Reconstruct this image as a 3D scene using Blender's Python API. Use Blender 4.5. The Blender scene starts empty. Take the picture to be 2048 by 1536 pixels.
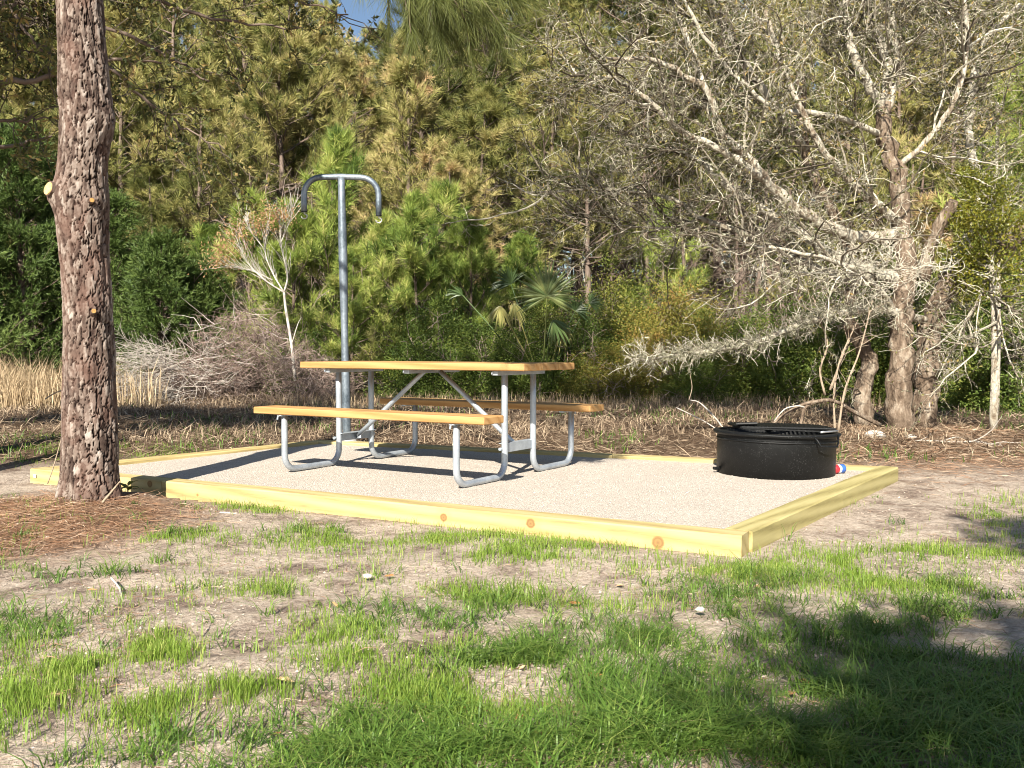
import bpy, math, random
import numpy as np
R = np.random.default_rng
sc = bpy.context.scene
COL = sc.collection

# ------------------------------------------------------------------ camera, sky, sun, exposure
F, PITCH, CAMH = 1879.0, 0.0372, 0.853            # focal length in pixels of the 2048 wide photograph
cam_d = bpy.data.cameras.new('camera')
cam = bpy.data.objects.new('camera', cam_d); COL.objects.link(cam)
cam_d.sensor_width = 36.0; cam_d.lens = F / 2048 * 36.0
cam_d.clip_start = 0.05; cam_d.clip_end = 900
cam.location = (0, 0, CAMH); cam.rotation_euler = (math.pi / 2 - PITCH, 0, 0)
sc.camera = cam

SUN_EL, SUN_AZ = math.radians(35.5), math.radians(12.5)      # shadows run towards +y, a little to +x
world = bpy.data.worlds.new('World'); sc.world = world; world.use_nodes = True
wn = world.node_tree; wn.nodes.clear()
sky = wn.nodes.new('ShaderNodeTexSky'); sky.sky_type = 'NISHITA'; sky.sun_disc = False
sky.sun_elevation = SUN_EL; sky.sun_rotation = SUN_AZ + math.pi
sky.air_density = 1.0; sky.dust_density = 0.6; sky.ozone_density = 1.5
bg = wn.nodes.new('ShaderNodeBackground'); bg.inputs['Strength'].default_value = 0.055
wo = wn.nodes.new('ShaderNodeOutputWorld')
wn.links.new(sky.outputs[0], bg.inputs[0]); wn.links.new(bg.outputs[0], wo.inputs[0])
sun_d = bpy.data.lights.new('sun', 'SUN'); sun_d.energy = 5.0; sun_d.angle = math.radians(0.5); sun_d.color = (1.0, 0.93, 0.81)
sun = bpy.data.objects.new('sun', sun_d); COL.objects.link(sun)
sun.rotation_euler = (math.pi / 2 - SUN_EL, 0, -SUN_AZ)
sc.view_settings.view_transform = 'Standard'; sc.view_settings.look = 'None'
sc.view_settings.gamma = 1; sc.view_settings.use_curve_mapping = False
sc.view_settings.exposure = 1.25
sc.cycles.filter_width = 1.0
sc.cycles.max_bounces = 5; sc.cycles.diffuse_bounces = 1; sc.cycles.transmission_bounces = 3
SD = (math.sin(SUN_AZ), math.cos(SUN_AZ))          # direction shadows run in on the ground

# ------------------------------------------------------------------ helpers
def at(u, v, d):                                   # point of the place seen at photo pixel u, v at distance d along +y
    c, s = math.cos(PITCH), math.sin(PITCH)
    x2 = (u - 1024) / F; w = (768 - v) / F
    dy = c + w * s; dz = -s + w * c
    t = d / dy
    return np.array([x2 * t, d, CAMH + dz * t])
def on(u, v, z=0.0):                               # point on the level z seen at pixel u, v
    c, s = math.cos(PITCH), math.sin(PITCH)
    x2 = (u - 1024) / F; w = (768 - v) / F
    dy = c + w * s; dz = -s + w * c
    t = (z - CAMH) / dz
    return np.array([x2 * t, dy * t, z])
def px(P):                                         # where points fall in the photograph (to know which ground is grassy)
    c, s = math.cos(PITCH), math.sin(PITCH)
    x, y, z = P[:, 0], P[:, 1], P[:, 2] - CAMH
    d = y * c - z * s; w = y * s + z * c
    d = np.maximum(d, .05)
    return 1024 + F * x / d, 768 - F * w / d

def hsh(i, j, k=0):
    h = np.sin(i * 127.1 + j * 311.7 + k * 74.7) * 43758.5453
    return h - np.floor(h)
def vnoise(x, y, s=1.0, k=0):
    x = np.asarray(x) * s; y = np.asarray(y) * s
    i = np.floor(x); j = np.floor(y); a = x - i; b = y - j
    a = a * a * (3 - 2 * a); b = b * b * (3 - 2 * b)
    return (hsh(i, j, k) * (1 - a) + hsh(i + 1, j, k) * a) * (1 - b) + (hsh(i, j + 1, k) * (1 - a) + hsh(i + 1, j + 1, k) * a) * b
def fbm(x, y, s=1.0, k=0, o=4):
    r = 0; amp = .5
    for q in range(o):
        r = r + amp * vnoise(x, y, s, k + q * 3); s *= 2.03; amp *= .5
    return r
def sstep(a, b, x):
    t = np.clip((x - a) / (b - a), 0, 1); return t * t * (3 - 2 * t)
def norm(v):
    return v / np.maximum(np.linalg.norm(v, axis=-1, keepdims=True), 1e-9)

class G:
    """collects triangles and one tint value per vertex; build() links ONE mesh object"""
    def __init__(s): s.v = []; s.f = []; s.t = []; s.n = 0
    def add(s, v, f, t=0.5):
        v = np.asarray(v, float).reshape(-1, 3); f = np.asarray(f, np.int64)
        if f.shape[-1] == 4: f = np.concatenate([f[:, [0, 1, 2]], f[:, [0, 2, 3]]])
        s.v.append(v); s.f.append(f + s.n)
        s.t.append(np.broadcast_to(np.asarray(t, float), (len(v),)).copy()); s.n += len(v)
    def mesh(s, name, m, smooth=False):
        v = np.concatenate(s.v); f = np.concatenate(s.f); t = np.concatenate(s.t)
        me = bpy.data.meshes.new(name)
        me.vertices.add(len(v)); me.vertices.foreach_set('co', v.astype(np.float32).ravel())
        me.loops.add(f.size); me.loops.foreach_set('vertex_index', f.astype(np.int32).ravel())
        me.polygons.add(len(f)); me.polygons.foreach_set('loop_start', np.arange(0, f.size, 3, dtype=np.int32))
        me.polygons.foreach_set('loop_total', np.full(len(f), 3, dtype=np.int32))
        me.polygons.foreach_set('use_smooth', np.full(len(f), smooth))
        a = me.attributes.new('tint', 'FLOAT', 'POINT'); a.data.foreach_set('value', t.astype(np.float32))
        me.materials.append(m); me.update(calc_edges=True)
        return me
    def build(s, name, m, parent=None, smooth=False):
        o = bpy.data.objects.new(name, s.mesh(name, m, smooth)); COL.objects.link(o)
        if parent is not None: o.parent = parent
        return o

def tag(o, label=None, cat=None, group=None, kind=None):
    if label: o['label'] = label
    if cat: o['category'] = cat
    if group: o['group'] = group
    if kind: o['kind'] = kind
    return o
def empty(name, loc=(0, 0, 0), rz=0.0):
    o = bpy.data.objects.new(name, None); COL.objects.link(o)
    o.location = loc; o.rotation_euler = (0, 0, rz); o.empty_display_size = .2
    return o
def link_copy(o, parent=None):
    c = o.copy(); COL.objects.link(c); c.parent = parent
    for ch in [q for q in COL.objects if q.parent == o]:
        link_copy(ch, c)
    return c

def box(g, c, s, R3=None, t=.5, bev=.0):
    """bevelled box: centre c, size s, optional rotation matrix"""
    hx, hy, hz = np.array(s) / 2; b = bev
    if b <= 0:
        v = np.array([[x, y, z] for z in (-hz, hz) for y in (-hy, hy) for x in (-hx, hx)])
        f = np.array([[0, 2, 3, 1], [4, 5, 7, 6], [0, 1, 5, 4], [2, 6, 7, 3], [0, 4, 6, 2], [1, 3, 7, 5]])
    else:
        v = []; idx = {}
        for sx in (-1, 1):
            for sy in (-1, 1):
                for sz in (-1, 1):
                    for ax in range(3):
                        p = [sx * (hx - b), sy * (hy - b), sz * (hz - b)]
                        p[ax] = (sx * hx, sy * hy, sz * hz)[ax]
                        idx[(sx, sy, sz, ax)] = len(v); v.append(p)
        f = []; tr = []
        for ax in range(3):
            o1, o2 = [(1, 2), (2, 0), (0, 1)][ax]
            for sg in (-1, 1):
                q = []
                for a, bb in ((-1, -1), (1, -1), (1, 1), (-1, 1)):
                    k = [0, 0, 0]; k[ax] = sg; k[o1] = a; k[o2] = bb
                    q.append(idx[(k[0], k[1], k[2], ax)])
                f.append(q if sg > 0 else q[::-1])
        for ax in range(3):
            o1, o2 = [(1, 2), (2, 0), (0, 1)][ax]
            for a in (-1, 1):
                for bb in (-1, 1):
                    q = []
                    for e, w in ((-1, o1), (1, o1), (1, o2), (-1, o2)):
                        k = [0, 0, 0]; k[ax] = e; k[o1] = a; k[o2] = bb
                        q.append(idx[(k[0], k[1], k[2], w)])
                    f.append(q)
        for sx in (-1, 1):
            for sy in (-1, 1):
                for sz in (-1, 1):
                    tr.append([idx[(sx, sy, sz, 0)], idx[(sx, sy, sz, 1)], idx[(sx, sy, sz, 2)]])
        v = np.array(v)
        if R3 is not None: v = v @ np.array(R3).T
        n0 = g.n
        g.add(v + np.array(c), np.array(f), t)
        g.f.append(np.array(tr) + n0)
        return
    if R3 is not None: v = v @ np.array(R3).T
    g.add(v + np.array(c), f, t)
def frame_of(d):
    d = np.array(d, float); d /= np.linalg.norm(d)
    a = np.array([0, 0, 1.]) if abs(d[2]) < .9 else np.array([1., 0, 0])
    x = np.cross(a, d); x /= np.linalg.norm(x)
    return x, np.cross(d, x), d
def rotz(a):
    c, s = math.cos(a), math.sin(a); return np.array([[c, -s, 0], [s, c, 0], [0, 0, 1.]])
def spline(P, n):
    """Catmull-Rom through the rows of P (any width)"""
    P = np.asarray(P, float); m = len(P)
    Q = np.vstack([2 * P[0] - P[1], P, 2 * P[-1] - P[-2]])
    u = np.linspace(0, m - 1 - 1e-9, n); i = u.astype(int); t = (u - i)[:, None]
    a, b, c, d = Q[i], Q[i + 1], Q[i + 2], Q[i + 3]
    return .5 * (2 * b + (c - a) * t + (2 * a - 5 * b + 4 * c - d) * t * t + (3 * b - a - 3 * c + d) * t ** 3)
def tube(g, P, r, n=12, t=.5, cap=True, rough=0.0, rs=0):
    """swept tube through the points P with radii r (rotation-minimising frame)"""
    P = np.asarray(P, float); m = len(P); r = np.broadcast_to(np.asarray(r, float), (m,))
    T = norm(np.gradient(P, axis=0))
    x, y, _ = frame_of(T[0]); X = [x]
    for k in range(1, m):
        x = X[-1] - T[k] * np.dot(X[-1], T[k]); X.append(x / np.linalg.norm(x))
    X = np.array(X); Y = np.cross(T, X)
    a = np.linspace(0, 2 * np.pi, n, endpoint=False)
    rr = r[:, None] * np.ones((1, n))
    if rough > 0:
        rr = rr * (1 + rough * (R(rs).random((m, n)) - .5) * 2)
    V = P[:, None] + rr[:, :, None] * (np.cos(a)[None, :, None] * X[:, None] + np.sin(a)[None, :, None] * Y[:, None])
    k = np.arange(m - 1)[:, None] * n; j = np.arange(n)[None]; j2 = (j + 1) % n
    f = np.stack([k + j, k + j2, k + n + j2, k + n + j], -1).reshape(-1, 4)
    n0 = g.n
    V = V.reshape(-1, 3)
    if cap:
        V = np.vstack([V, P[0], P[-1]])
    g.add(V, f, t)
    if cap:
        j = np.arange(n); j2 = (j + 1) % n; c0 = n0 + m * n
        g.f.append(np.stack([np.full(n, c0), n0 + j2, n0 + j], -1))
        g.f.append(np.stack([np.full(n, c0 + 1), n0 + (m - 1) * n + j, n0 + (m - 1) * n + j2], -1))
def lathe(g, prof, n=48, c=(0, 0, 0), t=.5, closed=False):
    prof = np.asarray(prof, float); m = len(prof)
    a = np.linspace(0, 2 * np.pi, n, endpoint=False)
    V = np.stack([prof[:, None, 0] * np.cos(a), prof[:, None, 0] * np.sin(a), prof[:, None, 1] * np.ones(n)], -1).reshape(-1, 3) + np.array(c)
    mm = m if closed else m - 1
    k = np.arange(mm)[:, None]; k2 = (k + 1) % m; j = np.arange(n)[None]; j2 = (j + 1) % n
    g.add(V, np.stack([k * n + j, k * n + j2, k2 * n + j2, k2 * n + j], -1).reshape(-1, 4), t)

# --- vectorised branching
def polyl(P0, D, L, K, wig, up, rng):
    """N polylines of K steps: start P0, direction D, length L"""
    N = len(P0); P = np.zeros((N, K + 1, 3)); P[:, 0] = P0; d = norm(D)
    up = np.broadcast_to(np.asarray(up, float), (N,))
    for k in range(K):
        d = norm(d + rng.normal(0, wig, (N, 3)) + np.stack([0 * up, 0 * up, up], -1))
        P[:, k + 1] = P[:, k] + d * (L / K)[:, None]
    return P
def btubes(g, P, r0, r1, n=3, t=.5):
    """all polylines as n-sided tubes at once"""
    N, M, _ = P.shape
    if N == 0: return
    T = norm(np.gradient(P, axis=1)); A = np.zeros_like(T); A[..., 2] = 1; A[np.abs(T[..., 2]) > .92] = (1, 0, 0)
    X = norm(np.cross(A, T)); Y = np.cross(T, X)
    w = np.linspace(0, 1, M)[None]; r = np.asarray(r0)[:, None] * (1 - w) + np.asarray(r1)[:, None] * w
    a = np.linspace(0, 2 * np.pi, n, endpoint=False)
    V = P[:, :, None] + r[:, :, None, None] * (np.cos(a)[:, None] * X[:, :, None] + np.sin(a)[:, None] * Y[:, :, None])
    b = (np.arange(N)[:, None, None] * M + np.arange(M - 1)[None, :, None]) * n; j = np.arange(n)[None, None]; j2 = (j + 1) % n
    f = np.stack([b + j, b + j2, b + n + j2, b + n + j], -1).reshape(-1, 4)
    t = np.repeat(np.broadcast_to(np.asarray(t, float), (N,)), M * n)
    g.add(V, f, t)
def pick(P, n, t0, t1, rng):
    """n points along each polyline -> position, tangent, parameter, index"""
    N, M, _ = P.shape
    i = np.repeat(np.arange(N), n); t = rng.uniform(t0, t1, len(i)) * (M - 1)
    k = np.minimum(t.astype(int), M - 2); w = (t - k)[:, None]
    return P[i, k] * (1 - w) + P[i, k + 1] * w, norm(P[i, k + 1] - P[i, k]), t / (M - 1), i
def off_dir(T, ang, rng, flat=0.0):
    """directions at angle ang from T, random around it"""
    q = rng.normal(size=T.shape); q[:, 2] *= (1 - flat)
    q = norm(q - T * (q * T).sum(1, keepdims=True))
    ang = np.broadcast_to(np.asarray(ang, float), (len(T),))[:, None]
    return norm(T * np.cos(ang) + q * np.sin(ang))
def needles(g, C, D, n, L, W, a0, a1, rng, tvar=.25, tb=None, sag=0.0, ax=0.06):
    """tufts of needle triangles: centre C, axis D, n needles each"""
    N = len(C); i = np.repeat(np.arange(N), n)
    d = off_dir(D[i], rng.uniform(a0, a1, len(i)), rng)
    d[:, 2] -= sag; d = norm(d)
    base = C[i] + D[i] * rng.uniform(-ax, ax, len(i))[:, None]
    ln = L * rng.uniform(.65, 1.15, len(i))
    side = norm(np.cross(d, rng.normal(size=d.shape)))
    w = W * rng.uniform(.7, 1.2, len(i))[:, None] / 2
    V = np.stack([base - side * w, base + side * w, base + d * ln[:, None]], 1)
    tt = (rng.random(N) if tb is None else tb)[i] * (1 - tvar) + rng.random(len(i)) * tvar
    g.add(V, np.arange(3 * len(i)).reshape(-1, 3), np.repeat(tt, 3))
def leaves(g, C, L, W, rng, up=.3, t=None, tvar=.3, D=None):
    """folded diamond leaves, two triangles each"""
    N = len(C)
    d = rng.normal(size=(N, 3)) if D is None else D + rng.normal(0, .5, (N, 3))
    d[:, 2] += up * .3; d = norm(d)
    nrm = rng.normal(size=(N, 3)); nrm[:, 2] += up * 2
    s = norm(np.cross(d, nrm)); nn = np.cross(s, d)
    ln = L * rng.uniform(.6, 1.25, N)[:, None]; w = W * rng.uniform(.7, 1.2, N)[:, None] / 2
    V = np.stack([C, C + d * ln * .5 + s * w + nn * w * .3, C + d * ln, C + d * ln * .5 - s * w + nn * w * .3], 1)
    f = (np.arange(N)[:, None] * 4 + np.array([[0, 1, 2, 0, 2, 3]])).reshape(-1, 3)
    tb = rng.random(N) if t is None else np.asarray(t) * (1 - tvar) + rng.random(N) * tvar
    g.add(V, f, np.repeat(tb, 4))

# ------------------------------------------------------------------ materials
def ramp(nt, fac, stops):
    r = nt.nodes.new('ShaderNodeValToRGB'); e = r.color_ramp.elements
    while len(e) < len(stops): e.new(.5)
    for q, (p, c) in zip(e, stops): q.position = p; q.color = (*c, 1)
    nt.links.new(fac, r.inputs[0]); return r.outputs[0]
def newmat(name):
    m = bpy.data.materials.new(name); m.use_nodes = True; nt = m.node_tree
    b = nt.nodes['Principled BSDF']; return m, nt, b, nt.nodes['Material Output']
def attr(nt, n='tint'):
    a = nt.nodes.new('ShaderNodeAttribute'); a.attribute_name = n; return a.outputs['Fac']
def tc(nt, which='Object', scale=(1, 1, 1), loc=(0, 0, 0)):
    t = nt.nodes.new('ShaderNodeTexCoord'); mp = nt.nodes.new('ShaderNodeMapping')
    mp.inputs['Scale'].default_value = scale; mp.inputs['Location'].default_value = loc
    nt.links.new(t.outputs[which], mp.inputs[0]); return mp.outputs[0]
def noise(nt, vec, s, d=4, r=.55, dist=0.0):
    n = nt.nodes.new('ShaderNodeTexNoise'); n.inputs['Scale'].default_value = s; n.inputs['Detail'].default_value = d
    n.inputs['Roughness'].default_value = r; n.inputs['Distortion'].default_value = dist
    nt.links.new(vec, n.inputs['Vector']); return n.outputs['Fac']
def mixc(nt, fac, a, b, mode='MIX'):
    m = nt.nodes.new('ShaderNodeMix'); m.data_type = 'RGBA'; m.blend_type = mode
    for k, v in ((0, fac), (6, a), (7, b)):
        if hasattr(v, 'is_output'): nt.links.new(v, m.inputs[k])
        elif k == 0: m.inputs[0].default_value = v
        else: m.inputs[k].default_value = (*v, 1)
    return m.outputs[2]
def mth(nt, op, a, b=None, c=None, clamp=False):
    m = nt.nodes.new('ShaderNodeMath'); m.operation = op; m.use_clamp = clamp
    for k, v in enumerate((a, b, c)):
        if v is None: continue
        if hasattr(v, 'is_output'): nt.links.new(v, m.inputs[k])
        else: m.inputs[k].default_value = v
    return m.outputs[0]
def bump(nt, b, h, strength, dist):
    n = nt.nodes.new('ShaderNodeBump'); n.inputs['Strength'].default_value = strength; n.inputs['Distance'].default_value = dist
    nt.links.new(h, n.inputs['Height']); nt.links.new(n.outputs[0], b.inputs['Normal'])
def foliage(name, stops, trans=.3, rough=.55, spec=.3, rnd=0.0):
    """leaf or needle material: colour from the tint attribute, some light passing through"""
    m, nt, b, out = newmat(name)
    f = attr(nt)
    if rnd > 0:
        oi = nt.nodes.new('ShaderNodeObjectInfo')
        f = mth(nt, 'ADD', f, mth(nt, 'MULTIPLY', mth(nt, 'SUBTRACT', oi.outputs['Random'], .5), rnd), clamp=True)
    c = ramp(nt, f, stops)
    nt.links.new(c, b.inputs['Base Color']); b.inputs['Roughness'].default_value = rough
    b.inputs['Specular IOR Level'].default_value = spec
    if trans > 0:
        t = nt.nodes.new('ShaderNodeBsdfTranslucent'); nt.links.new(c, t.inputs[0])
        x = nt.nodes.new('ShaderNodeMixShader'); x.inputs[0].default_value = trans
        nt.links.new(b.outputs[0], x.inputs[1]); nt.links.new(t.outputs[0], x.inputs[2]); nt.links.new(x.outputs[0], out.inputs[0])
    return m
def barkmat(name, stops, scale=14, st=(1, 1, .3), rough=.9, bd=.02, use_tint=.3, bs=.8):
    m, nt, b, out = newmat(name)
    v = tc(nt, 'Object', st)
    n1 = noise(nt, v, scale, 6, .65)
    f = mth(nt, 'ADD', mth(nt, 'MULTIPLY', n1, 1 - use_tint), mth(nt, 'MULTIPLY', attr(nt), use_tint))
    nt.links.new(ramp(nt, f, stops), b.inputs['Base Color']); b.inputs['Roughness'].default_value = rough
    b.inputs['Specular IOR Level'].default_value = .15
    bump(nt, b, n1, bs, bd); return m

M = {}
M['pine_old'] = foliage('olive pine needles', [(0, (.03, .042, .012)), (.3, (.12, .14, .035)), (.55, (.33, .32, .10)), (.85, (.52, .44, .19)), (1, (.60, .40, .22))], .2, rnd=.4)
M['pine_young'] = foliage('fresh pine needles', [(0, (.035, .075, .016)), (.32, (.14, .215, .04)), (.65, (.35, .42, .09)), (1, (.66, .58, .24))], .22, rnd=.2)
M['pine_dry'] = foliage('tan dead needles', [(0, (.11, .065, .03)), (1, (.30, .19, .09))], .2)
M['cedar'] = foliage('cedar sprays', [(0, (.03, .06, .014)), (.5, (.10, .155, .036)), (1, (.20, .26, .07))], .18, rnd=.2)
M['oakleaf'] = foliage('oak leaves', [(0, (.035, .05, .015)), (.5, (.12, .13, .038)), (.85, (.24, .21, .065)), (1, (.34, .23, .09))], .25)
M['shrub'] = foliage('shrub leaves', [(0, (.05, .08, .015)), (.45, (.15, .17, .03)), (.8, (.26, .21, .045)), (1, (.38, .22, .07))], .2, rnd=.4)
M['shrub_green'] = foliage('green shrub leaves', [(0, (.04, .08, .015)), (.6, (.13, .18, .032)), (1, (.31, .30, .065))], .2, rnd=.3)
M['holly'] = foliage('yellow green holly leaves', [(0, (.06, .085, .012)), (.5, (.17, .18, .02)), (1, (.34, .29, .03))], .35, spec=.5, rough=.4)
M['palm'] = foliage('palm fronds', [(0, (.05, .085, .03)), (.5, (.10, .16, .055)), (1, (.36, .34, .12))], .2, rough=.4, spec=.5)
M['orange'] = foliage('withered orange leaves', [(0, (.30, .16, .075)), (1, (.55, .36, .19))], .3)
M['lichen'] = foliage('lichen tufts', [(0, (.15, .14, .09)), (.5, (.30, .29, .20)), (1, (.46, .45, .33))], .15, rough=.9, spec=.1)
M['grass_fine'] = foliage('fresh thin grass', [(0, (.13, .21, .03)), (.55, (.23, .35, .05)), (1, (.46, .48, .15))], .4)
M['grass_coarse'] = foliage('coarse green grass', [(0, (.05, .11, .018)), (.5, (.135, .24, .04)), (.85, (.27, .35, .08)), (1, (.42, .36, .18))], .35, rough=.45, spec=.4)
M['straw'] = foliage('straw grass', [(0, (.30, .21, .13)), (.5, (.50, .38, .235)), (1, (.70, .56, .37))], .3)
M['litter'] = foliage('ground litter', [(0, (.06, .04, .028)), (.35, (.20, .145, .10)), (.7, (.41, .315, .215)), (1, (.60, .49, .35))], .15, rough=.8, spec=.15)
M['pinestraw'] = foliage('fallen pine straw', [(0, (.15, .075, .04)), (.4, (.32, .175, .10)), (.75, (.47, .31, .20)), (1, (.62, .48, .35))], .15, rough=.7, spec=.2)
M['leaf_tan'] = foliage('dead leaves', [(0, (.16, .06, .03)), (.4, (.42, .20, .08)), (1, (.62, .44, .26))], .15, rough=.6)
M['twig'] = barkmat('grey lichened twigs', [(0, (.04, .032, .025)), (.36, (.12, .10, .075)), (.5, (.31, .275, .215)), (.66, (.52, .485, .39)), (1, (.62, .59, .49))], 5, (1, 1, 1), use_tint=.6)
M['twig_dark'] = barkmat('dark oak twigs', [(0, (.03, .024, .018)), (.5, (.10, .08, .06)), (1, (.26, .22, .17))], 5, (1, 1, 1), use_tint=.5)
M['brush'] = barkmat('dead brush twigs', [(0, (.085, .055, .048)), (.4, (.24, .175, .145)), (.6, (.42, .34, .29)), (1, (.60, .53, .47))], 12, (1, 1, 1), use_tint=.6)
M['bleached'] = barkmat('bleached dead wood', [(0, (.22, .18, .14)), (.4, (.42, .37, .32)), (.7, (.6, .56, .50)), (1, (.7, .67, .62))], 10, (1, 1, .5), use_tint=.3)
M['stick'] = barkmat('grey brown stick', [(0, (.13, .09, .06)), (.5, (.32, .25, .18)), (1, (.5, .43, .34))], 18, (1, 1, 1), use_tint=.3)
M['bark_bg'] = barkmat('pine bark', [(0, (.045, .032, .025)), (.42, (.12, .088, .068)), (.6, (.22, .17, .14)), (1, (.34, .29, .25))], 7, (1, 1, .22), bd=.04)
M['bark_stem'] = barkmat('brown oak bark', [(0, (.03, .02, .014)), (.4, (.11, .078, .055)), (.53, (.22, .165, .12)), (.64, (.38, .32, .25)), (1, (.55, .51, .42))], 13, (1, 1, .35), bd=.07, use_tint=.2, bs=1)
M['bark_oak'] = barkmat('oak bark with pale lichen', [(0, (.05, .035, .022)), (.34, (.12, .085, .06)), (.42, (.27, .22, .16)), (.5, (.52, .48, .39)), (1, (.62, .59, .49))], 15, (1, 1, .4), bd=.06, use_tint=.3, bs=1)

def front_bark():
    m, nt, b, out = newmat('plated pine bark')
    v = tc(nt, 'Object', (1, 1, .6))
    n1 = noise(nt, v, 60, 6, .7); n2 = noise(nt, v, 7, 3, .5)
    h = attr(nt)
    f = mth(nt, 'ADD', mth(nt, 'MULTIPLY', h, .74), mth(nt, 'MULTIPLY', mth(nt, 'SUBTRACT', n1, .40), .5))
    c = ramp(nt, f, [(0, (.010, .007, .006)), (.22, (.036, .023, .019)), (.4, (.115, .082, .066)), (.6, (.235, .19, .16)), (.82, (.40, .355, .315)), (1, (.60, .56, .51))])
    c = mixc(nt, mth(nt, 'MULTIPLY', ramp(nt, n2, [(.45, (0, 0, 0)), (.62, (1, 1, 1))]), .45), c, (.15, .085, .065), 'MIX')
    nt.links.new(c, b.inputs['Base Color']); b.inputs['Roughness'].default_value = .9; b.inputs['Specular IOR Level'].default_value = .15
    bump(nt, b, n1, .35, .005); return m
M['front_bark'] = front_bark()

def lumber(name, c0, c1, c2, knots=()):
    m, nt, b, out = newmat(name)
    v = tc(nt, 'Object', (.9, 13, 13)); v2 = tc(nt, 'Object', (.35, 3, 3))
    big = noise(nt, v2, 2.2, 2, .5, .6)
    w = nt.nodes.new('ShaderNodeTexWave'); w.wave_type = 'BANDS'; w.bands_direction = 'DIAGONAL'
    w.inputs['Scale'].default_value = 1.1; w.inputs['Distortion'].default_value = 7; w.inputs['Detail'].default_value = 2; w.inputs['Detail Scale'].default_value = .6
    nt.links.new(tc(nt, 'Object', (.5, 7, 7)), w.inputs['Vector'])
    fine = noise(nt, v, 6, 5, .65)
    f = mth(nt, 'ADD', mth(nt, 'MULTIPLY', w.outputs['Fac'], .42), mth(nt, 'ADD', mth(nt, 'MULTIPLY', fine, .5), mth(nt, 'MULTIPLY', big, .25)))
    c = ramp(nt, f, [(.18, c2), (.45, c1), (.8, c0)])
    rough = .75
    if knots:
        tcn = nt.nodes.new('ShaderNodeTexCoord')
        acc = None
        for (kx, ky, kz, kr) in knots:
            d = nt.nodes.new('ShaderNodeVectorMath'); d.operation = 'DISTANCE'
            nt.links.new(tcn.outputs['Object'], d.inputs[0]); d.inputs[1].default_value = (kx, ky, kz)
            q = mth(nt, 'DIVIDE', d.outputs['Value'], kr)
            acc = q if acc is None else mth(nt, 'MINIMUM', acc, q)
        acc = mth(nt, 'ADD', acc, mth(nt, 'MULTIPLY', mth(nt, 'SUBTRACT', fine, .5), .5))
        kc = ramp(nt, mth(nt, 'MULTIPLY', acc, .25), [(0, (.13, .075, .04)), (.12, (.28, .15, .06)), (.2, (.14, .075, .035)), (.26, (.24, .14, .06)), (.34, (.42, .30, .11))])
        msk = mth(nt, 'SUBTRACT', 1.35, acc, clamp=True)
        msk = mth(nt, 'MULTIPLY', msk, 3, clamp=True)
        c = mixc(nt, msk, c, kc)
        halo = mth(nt, 'MULTIPLY', mth(nt, 'SUBTRACT', 3.2, acc, clamp=True), .25)
        c = mixc(nt, halo, c, (.52, .33, .12))
    nt.links.new(c, b.inputs['Base Color']); b.inputs['Roughness'].default_value = rough; b.inputs['Specular IOR Level'].default_value = .25
    bump(nt, b, fine, .25, .004); return m
TIM = ((.50, .41, .20), (.43, .335, .145), (.24, .17, .075))
TIG = ((.45, .39, .18), (.34, .29, .12), (.16, .13, .05))
TAB = ((.50, .30, .125), (.42, .23, .085), (.26, .125, .04))
M['table_wood'] = lumber('stained table lumber', *TAB)

def galv(name, a, bcol, s=9, rough=.42, metal=.55):
    m, nt, b, out = newmat(name)
    v = tc(nt, 'Object', (1, 1, .7)); n1 = noise(nt, v, s, 4, .6); n2 = noise(nt, v, s * 14, 3, .6)
    f = mth(nt, 'ADD', mth(nt, 'MULTIPLY', n1, .75), mth(nt, 'MULTIPLY', n2, .25))
    nt.links.new(ramp(nt, f, [(.35, a), (.62, bcol)]), b.inputs['Base Color'])
    b.inputs['Metallic'].default_value = metal
    nt.links.new(mth(nt, 'ADD', mth(nt, 'MULTIPLY', n2, .3), rough - .12), b.inputs['Roughness'])
    bump(nt, b, n2, .12, .002); return m
M['galv'] = galv('galvanised tube', (.34, .38, .43), (.52, .57, .62))
M['galv_post'] = galv('mottled galvanised post', (.07, .095, .12), (.30, .35, .40), 5, .4, .6)
M['bolt'] = galv('zinc bolt', (.35, .35, .36), (.6, .6, .6), 20, .3, .8)

def blackpaint():
    m, nt, b, out = newmat('black painted steel')
    v = tc(nt, 'Object'); n1 = noise(nt, v, 28, 5, .7); n2 = noise(nt, v, 140, 3, .6); n3 = noise(nt, v, 4, 3, .5)
    dust = mth(nt, 'MULTIPLY', mth(nt, 'GREATER_THAN', mth(nt, 'ADD', n2, mth(nt, 'MULTIPLY', n3, .25)), .75), mth(nt, 'GREATER_THAN', n1, .47))
    c = mixc(nt, mth(nt, 'MULTIPLY', dust, .5), (.0035, .004, .0045), (.07, .072, .07))
    nt.links.new(c, b.inputs['Base Color'])
    nt.links.new(mth(nt, 'ADD', mth(nt, 'MULTIPLY', n1, .3), .38), b.inputs['Roughness'])
    b.inputs['Specular IOR Level'].default_value = .32
    bump(nt, b, n2, .25, .003); return m
M['black'] = blackpaint()
def plain(name, c, rough=.6, metal=0., spec=.4, ns=20, nv=.15, bd=.002):
    m, nt, b, out = newmat(name)
    n1 = noise(nt, tc(nt, 'Object'), ns, 4, .6)
    nt.links.new(ramp(nt, n1, [(.3, tuple(x * (1 - nv) for x in c)), (.7, tuple(min(1, x * (1 + nv)) for x in c))]), b.inputs['Base Color'])
    b.inputs['Roughness'].default_value = rough; b.inputs['Metallic'].default_value = metal; b.inputs['Specular IOR Level'].default_value = spec
    bump(nt, b, n1, .3, bd); return m
M['cutwood'] = plain('cut branch wood', (.62, .42, .18), .7, ns=60, nv=.3)
M['resin'] = plain('amber sap wood', (.34, .19, .06), .5, ns=80, nv=.5)
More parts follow.
